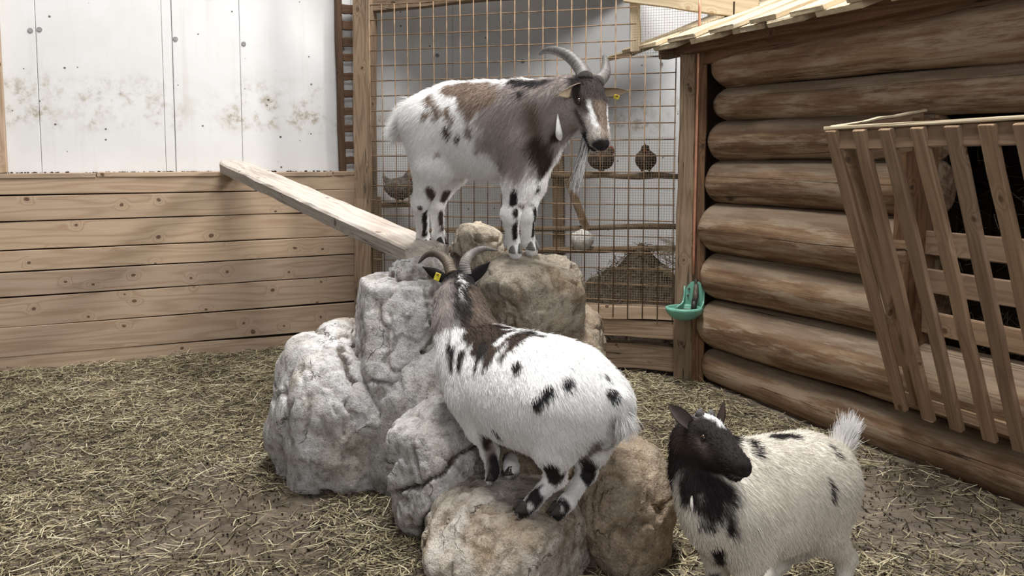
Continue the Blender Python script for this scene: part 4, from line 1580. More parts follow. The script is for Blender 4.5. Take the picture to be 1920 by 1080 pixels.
def head_to(poll, nose, L, upv, near=True):
    """head whose nose tip falls on the given sight line"""
    p0 = np.array(at(*poll)); d = np.array(ray(*nose)); e = np.array(EYEP)
    # |e + d*s - p0| = reach
    reach = math.hypot(0.97, 0.20) * L
    oc = e - p0
    a, b, c = d @ d, 2 * d @ oc, oc @ oc - reach ** 2
    disc = b * b - 4 * a * c
    if disc < 0:
        print('HEAD too short for', poll, nose, 'needs', math.sqrt(max(0, (oc @ oc) - b * b / (4 * a))) / math.hypot(0.97, 0.20))
        s_ = -b / (2 * a)
    else:
        s_ = (-b - math.sqrt(disc) * (1 if near else -1)) / (2 * a)
    D = _n(e + d * s_ - p0)
    u = np.array(upv, float); u = _n(u - D * (u @ D))
    th = math.atan2(0.20, 0.97)
    return Head(p0, D * math.cos(th) + u * math.sin(th), u * math.cos(th) - D * math.sin(th), L)


class Head:
    """local frame: x to the nose, y to the goat's left, z out of the forehead; unit = head length"""
    def __init__(s, poll, fwd, up, L):
        s.o = np.array(poll, float)
        s.x = _n(fwd)
        up = np.array(up, float)
        s.z = _n(up - s.x * (up @ s.x))
        s.y = np.cross(s.z, s.x)
        s.R = np.stack([s.x, s.y, s.z])
        s.L = L

    def w(s, x, y, z):
        return s.o + (s.x * x + s.y * y + s.z * z) * s.L

    def loc(s, P):
        return (P - s.o) @ s.R.T / s.L

    def build(s, F_, wide=1.0):
        L = s.L
        E = lambda x, y, z, a, b, c, k=0.03, sub=False: F_.ell(s.w(x, y, z), s.R, (a * L, b * L * (1 if sub else wide), c * L), k, sub)
        Cn = lambda p, q, ra, rb, k=0.03, sub=False: F_.cone(s.w(*p), s.w(*q), ra * L, rb * L, k, sub)
        E(0.10, 0, -0.13, 0.19, 0.185, 0.185)
        E(0.33, 0, -0.13, 0.23, 0.185, 0.155)
        for sg in (-1, 1):
            E(0.33, sg * 0.145, -0.085, 0.095, 0.055, 0.07, 0.02)
            E(0.30, sg * 0.085, -0.30, 0.20, 0.075, 0.155, 0.03)
            Cn((0.50, sg * 0.07, -0.14), (0.86, sg * 0.045, -0.16), 0.075, 0.07, 0.03)
        Cn((0.35, 0, -0.16), (0.90, 0, -0.185), 0.15, 0.095, 0.03)
        Cn((0.25, 0, -0.06), (0.86, 0, -0.125), 0.10, 0.06, 0.03)
        Cn((0.22, 0, -0.34), (0.80, 0, -0.285), 0.105, 0.06, 0.03)
        E(0.945, 0, -0.165, 0.055, 0.088 / wide, 0.072, 0.02)
        E(0.88, 0, -0.292, 0.065, 0.058, 0.040, 0.012)
        # mouth line, nostrils, eye hollows
        for sg in (-1, 1):
            Cn((0.99, sg * 0.03, -0.250), (0.66, sg * 0.115, -0.262), 0.011, 0.012, 0.012, True)
            E(1.00, sg * 0.050, -0.150, 0.028, 0.016, 0.020, 0.010, True)
            E(0.355, sg * (0.208 * wide), -0.105, 0.062, 0.030, 0.042, 0.02, True)


def goat(name, label, base, torso, neck, head, legs, tail, fdir, coat, spots, headpaint, hairs, fur_len, hooves, wide=1.0, seed=1, h=0.0055, extra=None):
    root = empty(name, base, label, 'goat', 'goats in the pen')
    pts = [np.array(p[0]) for p in torso + neck + tail] + [np.array(q[0]) for lg in legs for q in lg] + [head.o, head.w(1, 0, -.2)]
    lo = np.min(pts, axis=0) - 0.24
    hi = np.max(pts, axis=0) + 0.24
    Fd = Field(lo, hi, h)
    up = np.array([0, 0, 1.0])
    for (a, wa, ha), (b, wb, hb) in zip(torso[:-1], torso[1:]):
        Fd.econe(a, b, wa, ha, wb, hb, up, 0.07)
    for (a, ra), (b, rb) in zip(neck[:-1], neck[1:]):
        Fd.cone(a, b, ra, rb, 0.07)
    for lg in legs:
        for i, ((a, ra), (b, rb)) in enumerate(zip(lg[:-1], lg[1:])):
            Fd.cone(a, b, ra, rb, 0.05 if i == 0 else 0.018)
        for (a, ra) in lg[2:3]:
            Fd.cone(a, a, ra * 1.12, ra * 1.12, 0.015)
    for (a, ra), (b, rb) in zip(tail[:-1], tail[1:]):
        Fd.cone(a, b, ra, rb, 0.03)
    head.build(Fd, wide)
    Fd.cone(neck[-1][0], head.w(0.12, 0, -0.20), neck[-1][1], 0.18 * head.L, 0.04)
    V, Q = Fd.mesh()
    V = V + 0.0025 * fbm(V * 16 + seed, 2)[:, None] * 0
    T = np.concatenate([Q[:, [0, 1, 2]], Q[:, [0, 2, 3]]])
    bvh = BVHTree.FromPolygons([tuple(v) for v in V], [tuple(int(i) for i in t) for t in T])

    def on_body(px, py):
        d = ray(px, py).normalized()
        r = bvh.ray_cast(EYEP, d)
        if r[0] is None:
            # nearest skin to the sight line
            best = None
            for u in np.linspace(torso[-1][0][1] - 0.5, torso[0][0][1] + 0.5, 24):
                q = at(px, py, u)
                nr = bvh.find_nearest(q)
                if best is None or nr[3] < best[1]:
                    best = (nr[0], nr[3])
            return np.array(best[0])
        return np.array(r[0])

    sp3 = []
    for s_ in spots:
        path, rpx, col, soft, amp = s_[:5]
        q = [on_body(*p) for p in path]
        sp3.append((q, [rr / F * p_[1] for rr, p_ in zip(rpx if hasattr(rpx, '__len__') else [rpx] * len(q), q)], np.array(col[:3]), soft, amp))

    def paint(P):
        C = coat(P)
        for k, (q, rr, col, soft, amp) in enumerate(sp3):
            if len(q) == 1:
                d = np.linalg.norm(P - q[0], axis=1) - rr[0]
            else:
                d = np.full(len(P), 9.0)
                for a, b, ra, rb in zip(q[:-1], q[1:], rr[:-1], rr[1:]):
                    dd, t = seg_dist(P, a, b)
                    d = np.minimum(d, dd - (ra + (rb - ra) * t))
            near = d < 0.08
            if not near.any():
                continue
            nz = np.zeros(len(P))
            nz[near] = fbm(P[near] * np.array([26, 26, 15]) + 5.1 * k + seed, 3)
            f = sstep(soft, -soft, d + amp * nz)[:, None]
            C = C * (1 - f) + col[None] * f
        Hl = head.loc(P)
        C = headpaint(P, Hl, C)
        return np.clip(C, 0.004, 1)

    C = paint(V)
    b_ = np.array(root.location)
    body = link('body', mesh_np('body', V - b_, Q, True, C), M['coat'], root, Matrix.Translation(root.location))
    # hair
    r = np.random.default_rng(seed)
    A, B_, Cc = V[T[:, 0]], V[T[:, 1]], V[T[:, 2]]
    nr = np.cross(B_ - A, Cc - A)
    ar = np.linalg.norm(nr, axis=1)
    nr = nr / np.maximum(ar, 1e-12)[:, None]
    pick = r.choice(len(T), hairs, p=ar / ar.sum())
    uu = r.random((hairs, 2))
    fl = uu.sum(1) > 1
    uu[fl] = 1 - uu[fl]
    P = A[pick] + uu[:, :1] * (B_ - A)[pick] + uu[:, 1:] * (Cc - A)[pick]
    N = nr[pick]
    Hl = head.loc(P)
    inhead = sstep(-0.10, 0.25, Hl[:, 0]) * (np.abs(Hl[:, 1]) < 0.36) * sstep(-0.56, -0.44, Hl[:, 2]) * (Hl[:, 0] < 1.2)
    dl = np.full(hairs, 9.0)
    for lg in legs:
        for (a, ra), (b, rb) in zip(lg[1:-1], lg[2:]):
            dl = np.minimum(dl, seg_dist(P, np.array(a), np.array(b))[0] - 0.5 * (ra + rb))
    onleg = sstep(0.03, 0.0, dl)
    back = -np.array(fdir)
    comb = back[None] * 0.75 + np.array([0, 0, -1.0])[None] * 0.9
    comb = comb * (1 - inhead[:, None]) - head.x[None] * inhead[:, None]
    comb = comb * (1 - onleg[:, None]) + (np.array([0, 0, -1.0]) + 0.2 * back)[None] * onleg[:, None]
    ln = fur_len * r.uniform(0.55, 1.15, hairs) * (1 + 0.25 * fbm(P * 9 + seed, 2))
    ln = ln * (1 - 0.55 * inhead) * (1 - 0.45 * onleg)
    hc = paint(P) * r.uniform(0.82, 1.12, (hairs, 1))
    nose = (Hl[:, 0] > 0.955) & (inhead > 0.5)
    eyes = np.zeros(hairs, bool)
    for sg in (-1, 1):
        eyes |= np.linalg.norm(Hl - np.array([0.355, sg * 0.19 * wide, -0.105]), axis=1) < 0.075
    ok = ~(nose | eyes)
    P, N, comb, ln, hc = P[ok], N[ok], comb[ok], ln[ok], hc[ok]
    fur = hair_object('fur', P, N, comb, ln, np.clip(hc, 0, 1), 0.22 + 0.15 * inhead[ok], 0.0008, root, seed=seed, jitter=0.17)
    fur['kind'] = 'stuff'
    for k, lg in enumerate(legs):
        c = np.array(lg[-1][0])
        hoof(c, hooves[k][0], root, hooves[k][1], hooves[k][2])
    for sg in (-1, 1):
        e = head.w(0.355, sg * 0.176 * wide, -0.103)
        bm_ = bmesh.new()
        bmesh.ops.create_uvsphere(bm_, u_segments=16, v_segments=12, radius=0.042 * head.L)
        me = bpy.data.meshes.new('eye'); bm_.to_mesh(me); bm_.free()
        for p in me.polygons:
            p.use_smooth = True
        mw = Matrix([list(head.x), list(head.y), list(head.z)]).transposed().to_4x4()
        mw.translation = Vector(e)
        link('eye', me, M['eye'], root, mw)
    return root, bvh, paint, on_body


def tuft(name, roots, normals, direction, length, cols, parent, rad=0.0009, lift=0.1, droop=0.2, seed=0, jitter=0.12):
    n = len(roots)
    return hair_object(name, roots, normals, np.array(direction, float).reshape(-1, 3) * np.ones((n, 1)), length, cols, np.full(n, lift), rad, parent, droop=droop, pts=6, jitter=jitter, seed=seed)


def A_(px, py, Y):
    return tuple(at(px, py, Y))


WHITE = np.array(lin(243, 242, 241)[:3]); CREAM = np.array(lin(222, 216, 204)[:3])
BLACK = np.array(lin(40, 37, 38)[:3]); TAUPE = np.array(lin(160, 149, 144)[:3]); BROWN = np.array(lin(136, 119, 106)[:3]); DKBR = np.array(lin(74, 62, 54)[:3])


def mixc(C, col, f):
    f = np.clip(f, 0, 1)[:, None]
    return C * (1 - f) + np.array(col)[None] * f


# ---------------------------------------------------------------- the horned goat standing on top
def T_(px, py, Y, w, h):
    return (A_(px, py, Y), w, h)


def N_(px, py, Y, r):
    return (A_(px, py, Y), r)


def foot(px, py, Yd):
    """where the sight line through this point meets the boulders"""
    q = on_rock(px, py)
    return q if (q is not None and abs(q.y - Yd) < 0.6) else at(px, py, Yd)


f1 = _n((0.87, -0.5, 0))
fx = [foot(966, 484, 3.08), foot(997, 478, 3.2), foot(800, 470, 3.36), foot(827, 466, 3.52)]
print('TOP GOAT FEET', [(round(v.x, 2), round(v.y, 2), round(v.z, 2)) for v in fx])


def leg_to(pts, ft, hs):
    """joint list ending in the foot; the last joint sits on the hoof"""
    return pts + [((ft.x, ft.y, ft.z + hs * 0.9), hs * 0.95)]


def Lg(ft, hs, *pts):
    # a joint is (px, py, Y, r)
    return [N_(*p) for p in pts] + [((ft.x, ft.y, ft.z + hs * 0.8), hs * 0.9)]


hd1 = head_to((1108, 148, 2.98), (1124, 277), 0.272, (0.52, -0.85, 0.1))
legs1 = [Lg(fx[0], 0.026, (990, 280, 3.10, 0.085), (972, 345, 3.09, 0.058), (957, 400, 3.09, 0.030), (961, 452, fx[0].y + 0.01, 0.023)),
         Lg(fx[1], 0.026, (1005, 280, 3.24, 0.075), (997, 345, 3.22, 0.052), (988, 400, 3.21, 0.029), (990, 450, fx[1].y + 0.01, 0.023)),
         Lg(fx[2], 0.024, (806, 235, 3.36, 0.105), (812, 310, 3.33, 0.080), (789, 380, 3.38, 0.032), (793, 442, fx[2].y + 0.01, 0.023)),
         Lg(fx[3], 0.024, (832, 245, 3.50, 0.095), (846, 318, 3.48, 0.068), (818, 380, 3.52, 0.031), (822, 438, fx[3].y + 0.01, 0.023))]


def coat1(P):
    return np.repeat(WHITE[None], len(P), 0)


spots1 = [
    ([(815, 160), (850, 150)], [10, 8], BROWN * 1.15, 0.010, 0.016),
    ([(985, 215), (1060, 205)], 92, TAUPE, 0.03, 0.03),
    ([(930, 200), (955, 270), (968, 300)], [55, 55, 40], TAUPE, 0.03, 0.035),
    ([(850, 165), (900, 175)], [22, 40], BROWN, 0.012, 0.03),
    ([(805, 185), (822, 215)], [10, 8], BROWN, 0.008, 0.015),
    ([(870, 195), (885, 215)], [10, 8], BROWN, 0.008, 0.012),
    ([(838, 205), (850, 225)], [7, 6], BROWN, 0.006, 0.012),
    ([(836, 240), (842, 250)], 8, DKBR * 1.4, 0.006, 0.010),
    ([(858, 258)], 6, DKBR * 1.5, 0.006, 0.010),
    ([(880, 240), (884, 255)], 7, BROWN, 0.006, 0.012),
    ([(800, 215)], 7, BROWN * 1.1, 0.006, 0.010),
    ([(895, 280)], 8, TAUPE, 0.010, 0.012),
    ([(820, 290)], 6, TAUPE * 1.1, 0.008, 0.010),
    ([(968, 152), (1000, 158), (1040, 150)], [13, 14, 8], BLACK * 1.1, 0.010, 0.018),
    ([(978, 175)], 12, BLACK * 1.6, 0.012, 0.018),
    ([(1000, 200), (1008, 260)], [14, 18], BROWN * 0.75, 0.025, 0.020),
    ([(1012, 270), (1025, 300), (1018, 320)], [18, 26, 18], DKBR * 0.7, 0.020, 0.018),
    ([(1045, 255)], 14, DKBR * 0.9, 0.018, 0.012),
    # black bars down the fronts of the legs
    ([(964, 362), (962, 380)], 8, BLACK, 0.004, 0.006),
    ([(966, 398), (966, 445)], [8, 6], BLACK, 0.004, 0.006),
    ([(1008, 355)], 6, BLACK, 0.004, 0.006),
    ([(1003, 395), (1000, 440)], [6, 5], BLACK, 0.004, 0.006),
    ([(975, 385), (1000, 385)], 4, DKBR * 2, 0.006, 0.006),
    ([(800, 395), (797, 440)], 6, BLACK * 1.3, 0.004, 0.006),
    ([(806, 355), (812, 370)], 8, DKBR * 1.3, 0.006, 0.008),
    ([(838, 362), (832, 375)], 8, DKBR, 0.006, 0.008),
    ([(828, 395), (830, 430)], 6, DKBR, 0.006, 0.010),
    ([(786, 390)], 5, DKBR, 0.004, 0.006),
]


def headpaint1(P, H, C):
    inh = sstep(-0.22, -0.02, H[:, 0]) * (H[:, 0] < 1.3) * sstep(1.2, 0.95, np.hypot(H[:, 1] / 0.38, (H[:, 2] + 0.17) / 0.33))
    nz = fbm(P * 28 + 2, 3)
    base = mixc(np.repeat(TAUPE[None], len(P), 0), CREAM * 0.75, sstep(0.3, 0.6, H[:, 0]) * 0.25)
    # dark mask on forehead and nose bridge
    m = sstep(-0.20, -0.14, H[:, 2] + 0.03 * nz) * sstep(-0.12, 0.02, H[:, 0]) * sstep(0.29, 0.23, np.abs(H[:, 1]) + 0.55 * np.clip(H[:, 0] - 0.38, 0, 1))
    base = mixc(base, DKBR * 0.75, m * 0.95)
    base = mixc(base, BROWN * 0.85, sstep(0.13, 0.08, np.abs(H[:, 1]) + 0.1 * np.clip(H[:, 0] - 0.4, 0, 1)) * sstep(-0.2, -0.12, H[:, 2]) * sstep(0.36, 0.5, H[:, 0]) * 0.75)
    # pale streaks from the eyes to the muzzle, dark line below them
    y = np.abs(H[:, 1])
    st = sstep(0.036, 0.010, np.abs(y - (0.165 - 0.16 * np.clip(H[:, 0] - 0.3, 0, 1)) + 0.02 * nz)) * sstep(0.36, 0.50, H[:, 0]) * sstep(0.84, 0.74, H[:, 0]) * sstep(-0.24, -0.16, H[:, 2])
    base = mixc(base, WHITE * 0.9, st)
    dk = sstep(0.05, 0.02, np.abs(H[:, 2] + 0.215 + 0.02 * nz)) * sstep(0.33, 0.45, H[:, 0]) * sstep(0.9, 0.8, H[:, 0])
    base = mixc(base, BLACK * 1.4, dk * 0.75)
    base = mixc(base, CREAM * 0.7, sstep(0.74, 0.84, H[:, 0]) * sstep(-0.26, -0.2, H[:, 2]) * sstep(0.04, 0.08, np.abs(H[:, 1])) * 0.4)
    base = mixc(base, BLACK * 1.6, m * sstep(0.42, 0.30, H[:, 0] + 0.05 * nz) * 0.8)
    base = mixc(base, BLACK * 1.2, sstep(0.93, 0.97, H[:, 0] + 0.02 * nz) * sstep(-0.24, -0.20, H[:, 2]))
    base = mixc(base, BLACK * 1.3, sstep(0.62, 0.72, H[:, 0]) * sstep(-0.235, -0.27, H[:, 2]))
    return C * (1 - inh[:, None]) + base * inh[:, None]


torso1 = [T_(788, 222, 3.45, .085, .075), T_(820, 234, 3.41, .120, .140), T_(865, 242, 3.35, .142, .162), T_(920, 244, 3.27, .142, .165), T_(972, 246, 3.19, .120, .160), T_(1012, 250, 3.12, .090, .120)]
neck1 = [N_(995, 215, 3.15, .105), N_(1035, 205, 3.08, .092), N_(1075, 188, 3.02, .078)]
tail1 = [N_(783, 200, 3.46, .03), N_(763, 222, 3.50, .024), N_(756, 244, 3.51, .014)]
g1, bvh1, paint1, ob1 = goat('goat', 'tall grey and white horned goat with a long beard standing on top of the boulders', tuple((fx[0] + fx[1] + fx[2] + fx[3]) / 4), torso1, neck1, hd1, legs1, tail1, f1, coat1, spots1, headpaint1, 110000, 0.028,
    [((0.3, -1, 0), .026, 'hoofgrey'), ((0.6, -0.8, 0), .026, 'hoofgrey'), ((0.7, -0.7, 0), .024, 'hoof'), ((0.7, -0.6, 0), .024, 'hoof')], 1.2, 21)
HG0, HG1 = lin(112, 108, 103), lin(78, 76, 74)
# horns sweep up and back
b = hd1.w(0.02, -0.10, 0.0)
horn('horn', [b, A_(1090, 130, 3.01), A_(1070, 108, 3.07), A_(1045, 96, 3.13), A_(1024, 95, 3.18), A_(1010, 103, 3.22)], 0.0275, g1, HG0, HG1)
b = hd1.w(0.02, 0.10, 0.0)
horn('horn', [b, A_(1133, 140, 3.06), A_(1136, 125, 3.12), A_(1135, 112, 3.18), A_(1132, 103, 3.24)], 0.0235, g1, HG0, HG1)
EO, EI = lin(112, 100, 88), lin(164, 147, 124)
leaf_ear('ear', hd1.w(0.06, -0.15, -0.10), A_(1042, 177, 2.87), 0.028, (0.1, -0.8, -0.55), g1, EO, EI, 0.7, 0.05)
e2 = leaf_ear('ear', hd1.w(0.06, 0.15, -0.10), A_(1181, 171, 3.02), 0.022, (0.1, -0.8, -0.55), g1, EO, EI, 0.7, 0.0)


def ear_tag(c, nrm, upv, parent, w=0.020, hh=0.026):
    c, nrm, upv = Vector(c), Vector(nrm).normalized(), Vector(upv)
    upv = (upv - nrm * upv.dot(nrm)).normalized()
    o = beam('ear_tag', c - upv * hh / 2, c + upv * hh / 2, w, 0.004, M['tag'], parent, up=nrm, ch=0.0015, segs=2, wob=0)
    o['label'] = 'yellow plastic ear tag'
    s = tube('stud', [c + upv * hh * 0.32 + nrm * 0.001, c + upv * hh * 0.32 + nrm * 0.005], 0.004, plain('dull_stud', lin(150, 110, 40)), o, sides=10)
    return o


ear_tag(A_(1156, 182, 2.985), (0.1, -0.9, -0.2), (0.3, 0, 1), g1, 0.019, 0.015)
# beard
n = 2200
rb = np.random.default_rng(4)
roots = np.array([hd1.w(x, y, -0.325) for x, y in zip(rb.uniform(0.55, 0.76, n), rb.uniform(-0.04, 0.04, n))])
tgt = np.array(A_(1077, 352, 2.93))
dirs = tgt[None] + rb.normal(size=(n, 3)) * 0.007 - roots
dl_ = np.linalg.norm(dirs, axis=1); dirs /= dl_[:, None]
cl = np.where(rb.random((n, 1)) < 0.25, DKBR[None] * 1.3, WHITE[None] * 0.85) * rb.uniform(0.8, 1.1, (n, 1))
tuft('beard', roots, dirs, dirs, dl_ * rb.uniform(0.5, 1.08, n), cl, g1, 0.0008, 0.0, 0.06, 5, 0.03)
# wattle on the throat
wp = ob1(1046, 212)
wq = spline([Vector(wp) + Vector((0, 0.006, 0.0)), Vector(wp) + Vector((0.0, -0.012, -0.03)), Vector(wp) + Vector((0.003, -0.018, -0.07)), Vector(wp) + Vector((0.008, -0.016, -0.095))], 14)
wu = np.linspace(0, 1, 14)
o = tube('wattle', [tuple(v) for v in wq], 0.0025 + 0.0100 * np.sin(np.pi * wu ** 2.1) ** 0.9, plain('white_wattle', lin(228, 226, 222), 0.8), g1, sides=12)
o['label'] = 'white hairy wattle'
# tail plume
n = 4000
u = rb.random(n)
tp_ = np.array(tail1[0][0])[None] * (1 - u[:, None]) + np.array(tail1[-1][0])[None] * u[:, None]
nm = rb.normal(size=(n, 3)); nm /= np.linalg.norm(nm, axis=1)[:, None]
tuft('tail_hair', tp_ + nm * 0.018, nm, (-0.75, 0.2, -0.15), rb.uniform(0.04, 0.09, n), WHITE[None] * rb.uniform(0.85, 1.1, (n, 1)), g1, 0.0009, 0.5, 0.3, 6, 0.25)

# ---------------------------------------------------------------- the spotted goat in the middle, seen from behind
f2 = _n((-0.8, 0.6, 0))
fx = [foot(919, 906, 2.80), foot(957, 897, 2.86), foot(982, 968, 2.6), foot(1046, 972, 2.62)]
print('MID GOAT FEET', [(round(v.x, 2), round(v.y, 2), round(v.z, 2)) for v in fx])
hd2 = Head(A_(860, 512, 2.98), (-0.10, 0.93, -0.34), (0, 0.3, 1), 0.235)
legs2 = [Lg(fx[0], 0.022, (893, 745, 2.74, 0.075), (902, 800, 2.72, 0.048), (918, 845, 2.74, 0.026), (924, 882, fx[0].y + 0.005, 0.021)),
         Lg(fx[1], 0.022, (930, 745, 2.90, 0.070), (945, 800, 2.88, 0.045), (955, 845, 2.88, 0.026), (959, 876, fx[1].y + 0.005, 0.021)),
         Lg(fx[2], 0.023, (1060, 760, 2.47, 0.115), (1040, 840, 2.47, 0.062), (1042, 893, 2.50, 0.029), (1000, 940, fx[2].y + 0.0, 0.021)),
         Lg(fx[3], 0.023, (1120, 770, 2.58, 0.100), (1105, 840, 2.58, 0.058), (1100, 885, 2.62, 0.029), (1064, 940, fx[3].y + 0.0, 0.021))]
torso2 = [T_(1128, 765, 2.50, .085, .085), T_(1085, 752, 2.53, .140, .145), T_(1030, 742, 2.60, .158, .168), T_(965, 724, 2.70, .150, .162), T_(905, 700, 2.79, .118, .145), T_(872, 676, 2.85, .085, .110)]
neck2 = [N_(885, 655, 2.84, .098), N_(866, 605, 2.90, .082), N_(860, 562, 2.95, .070)]
tail2 = [N_(1140, 735, 2.47, .03), N_(1160, 752, 2.43, .026), N_(1168, 785, 2.41, .016)]
spots2 = [
    # dark shoulders and neck with white slashes
    ([(870, 590), (900, 620), (905, 640)], [34, 46, 34], DKBR * 0.72, 0.014, 0.022),
    ([(925, 615), (975, 632)], [26, 20], DKBR * 0.70, 0.012, 0.018),
    ([(930, 650), (905, 690)], [16, 9], DKBR * 0.75, 0.010, 0.014),
    ([(965, 640), (940, 672)], [13, 8], DKBR * 0.75, 0.010, 0.014),
    ([(985, 622), (1016, 632)], [9, 7], BLACK * 1.1, 0.008, 0.012),
    ([(848, 640), (846, 690)], [16, 8], BLACK * 1.2, 0.010, 0.014),
    ([(865, 660), (858, 690)], [9, 7], BLACK * 1.3, 0.008, 0.012),
    ([(905, 650), (890, 690)], [14, 8], BLACK * 1.3, 0.010, 0.014),
    ([(925, 650), (915, 680)], [12, 8], DKBR * 0.9, 0.010, 0.014),
    ([(930, 645), (965, 622)], [6, 7], WHITE, 0.008, 0.010),
    ([(945, 618), (985, 606)], [4, 6], WHITE, 0.006, 0.008),
    ([(852, 596), (850, 635)], [8, 9], WHITE, 0.008, 0.010),
    ([(866, 620), (855, 660)], [4, 4], WHITE * 0.9, 0.006, 0.008),
    ([(880, 650), (872, 700)], [6, 6], WHITE, 0.006, 0.008),
    ([(967, 688)], 11, BLACK, 0.005, 0.008),
    ([(932, 745)], 4, DKBR * 2, 0.005, 0.005),
    ([(1026, 732), (1002, 758)], [12, 11], BLACK, 0.005, 0.010),
    ([(1062, 718)], 14, BLACK, 0.005, 0.008),
    ([(1145, 738)], 13, BLACK * 1.2, 0.005, 0.008),
    ([(1135, 705), (1142, 712)], 7, BLACK * 1.2, 0.005, 0.008),
    ([(920, 800), (934, 818)], [5, 4], BLACK * 1.2, 0.004, 0.006),
    ([(1150, 790), (1130, 840)], [10, 12], TAUPE * 0.7, 0.015, 0.012),
    ([(1090, 860), (1115, 830)], [14, 12], TAUPE * 0.6, 0.015, 0.012),
    # legs: dark with white patches
    ([(905, 815), (920, 850), (925, 880)], [9, 14, 14], TAUPE * 0.8, 0.010, 0.008),
    ([(926, 860), (926, 895)], [10, 14], BLACK * 1.2, 0.008, 0.006),
    ([(906, 818), (912, 840)], 8, DKBR * 0.8, 0.008, 0.006),
    ([(950, 840), (960, 900)], 15, DKBR * 0.8, 0.010, 0.010),
    ([(1030, 880), (1045, 895)], 18, BLACK * 1.2, 0.006, 0.012),
    ([(1010, 925), (985, 960)], 16, BLACK * 1.2, 0.006, 0.008),
    ([(1100, 870), (1105, 895)], 20, BLACK * 1.2, 0.006, 0.010),
    ([(1055, 950), (1046, 970)], 16, BLACK * 1.2, 0.006, 0.008),
    ([(1062, 880)], 9, TAUPE * 1.2, 0.008, 0.006),
    ([(1022, 922), (1030, 918)], 9, WHITE * 0.9, 0.005, 0.006),
    ([(994, 950)], 7, WHITE * 0.85, 0.005, 0.006),
    ([(1078, 915), (1070, 925)], 13, WHITE * 0.95, 0.005, 0.006),
    ([(1050, 952)], 8, WHITE * 0.85, 0.005, 0.006),
]


def headpaint2(P, H, C):
    nz = fbm(P * 30 + 4, 3)
    inh = sstep(-0.75, -0.45, H[:, 0]) * (np.abs(H[:, 1]) < 0.6) * (H[:, 2] > -0.9) * (H[:, 0] < 1.3)
    base = np.repeat((BLACK * 1.25)[None], len(P), 0)
    # grey cheeks and side of the neck on the left
    base = mixc(base, TAUPE * 0.95, sstep(0.05, 0.16, H[:, 1] + 0.05 * nz) * sstep(-0.05, -0.25, H[:, 2]) * 0.9)
    base = mixc(base, BROWN * 0.8, sstep(-0.12, -0.2, H[:, 1] + 0.05 * nz) * sstep(-0.10, -0.3, H[:, 2]) * 0.7)
    # white streak down the middle of the poll
    base = mixc(base, WHITE * 0.8, sstep(0.050, 0.02, np.abs(H[:, 1] + 0.03 + 0.1 * nz)) * sstep(-0.55, -0.35, H[:, 2]) * sstep(0.02, -0.1, H[:, 2]) * 0.8)
    return C * (1 - inh[:, None]) + base * inh[:, None]


g2, bvh2, paint2, ob2 = goat('goat', 'white goat with black shoulders and curved horns seen from behind on the front boulders', tuple((fx[0] + fx[1] + fx[2] + fx[3]) / 4), torso2, neck2, hd2, legs2, tail2, f2, coat1, spots2, headpaint2, 110000, 0.026,
    [((-0.5, -0.5, 0), .022, 'hoof'), ((-0.5, -0.2, 0), .022, 'hoof'), ((-0.9, -0.2, 0), .023, 'hoof'), ((-0.8, -0.3, 0), .023, 'hoof')], 1.0, 33)
b = hd2.w(0.06, 0.10, 0.0)
horn('horn', [b, A_(838, 490, 3.02), A_(820, 476, 3.05), A_(800, 478, 3.06), A_(784, 494, 3.05)], 0.0215, g2, lin(120, 106, 92), lin(70, 62, 56), 22)
b = hd2.w(0.06, -0.10, 0.0)
horn('horn', [b, A_(872, 492, 3.00), A_(884, 476, 3.02), A_(906, 466, 3.03), A_(934, 470, 3.03)], 0.0215, g2, lin(150, 144, 138), lin(110, 104, 100), 22)
e1 = leaf_ear('ear', hd2.w(0.10, 0.17, -0.12), A_(792, 500, 2.98), 0.022, (0.1, 1, 0.2), g2, tuple(BLACK * 1.1), tuple(BLACK * 1.6), 0.5)
leaf_ear('ear', hd2.w(0.10, -0.17, -0.12), A_(919, 491, 2.98), 0.022, (-0.1, 1, 0.2), g2, tuple(BLACK * 1.1), tuple(BLACK * 1.6), 0.5)
ear_tag(A_(820, 519, 2.955), (-0.15, -1, 0.15), (0.35, 0, 1), g2, 0.020, 0.027)
n = 350
roots = np.array([hd2.w(x, y, -0.33) for x, y in zip(rb.uniform(0.45, 0.8, n), rb.uniform(-0.03, 0.03, n))])
tuft('beard', roots, np.repeat(np.array([[-0.3, 0, -1.0]]), n, 0), (-0.5, -0.1, -1), rb.uniform(0.06, 0.15, n), BLACK[None] * rb.uniform(0.9, 1.6, (n, 1)), g2, 0.001, 0.4, 0.3, 7, 0.1)
n = 1500
u = rb.random(n)
tp_ = np.array(tail2[0][0])[None] * (1 - u[:, None]) + np.array(tail2[-1][0])[None] * u[:, None]
nm = rb.normal(size=(n, 3)); nm /= np.linalg.norm(nm, axis=1)[:, None]
tuft('tail_hair', tp_ + nm * 0.018, nm, (0.35, -0.2, -0.7), rb.uniform(0.035, 0.075, n), WHITE[None] * rb.uniform(0.85, 1.1, (n, 1)), g2, 0.0009, 0.4, 0.3, 8, 0.22)

# ---------------------------------------------------------------- the young goat at the lower right
f3 = _n((-0.85, -0.5, 0))
def gfoot(px, Y):
    p = at(px, 1200, Y)
    return Vector((p.x, Y, float(floor_h(np.array([p.x]), np.array([Y]))[0]) + 0.004))


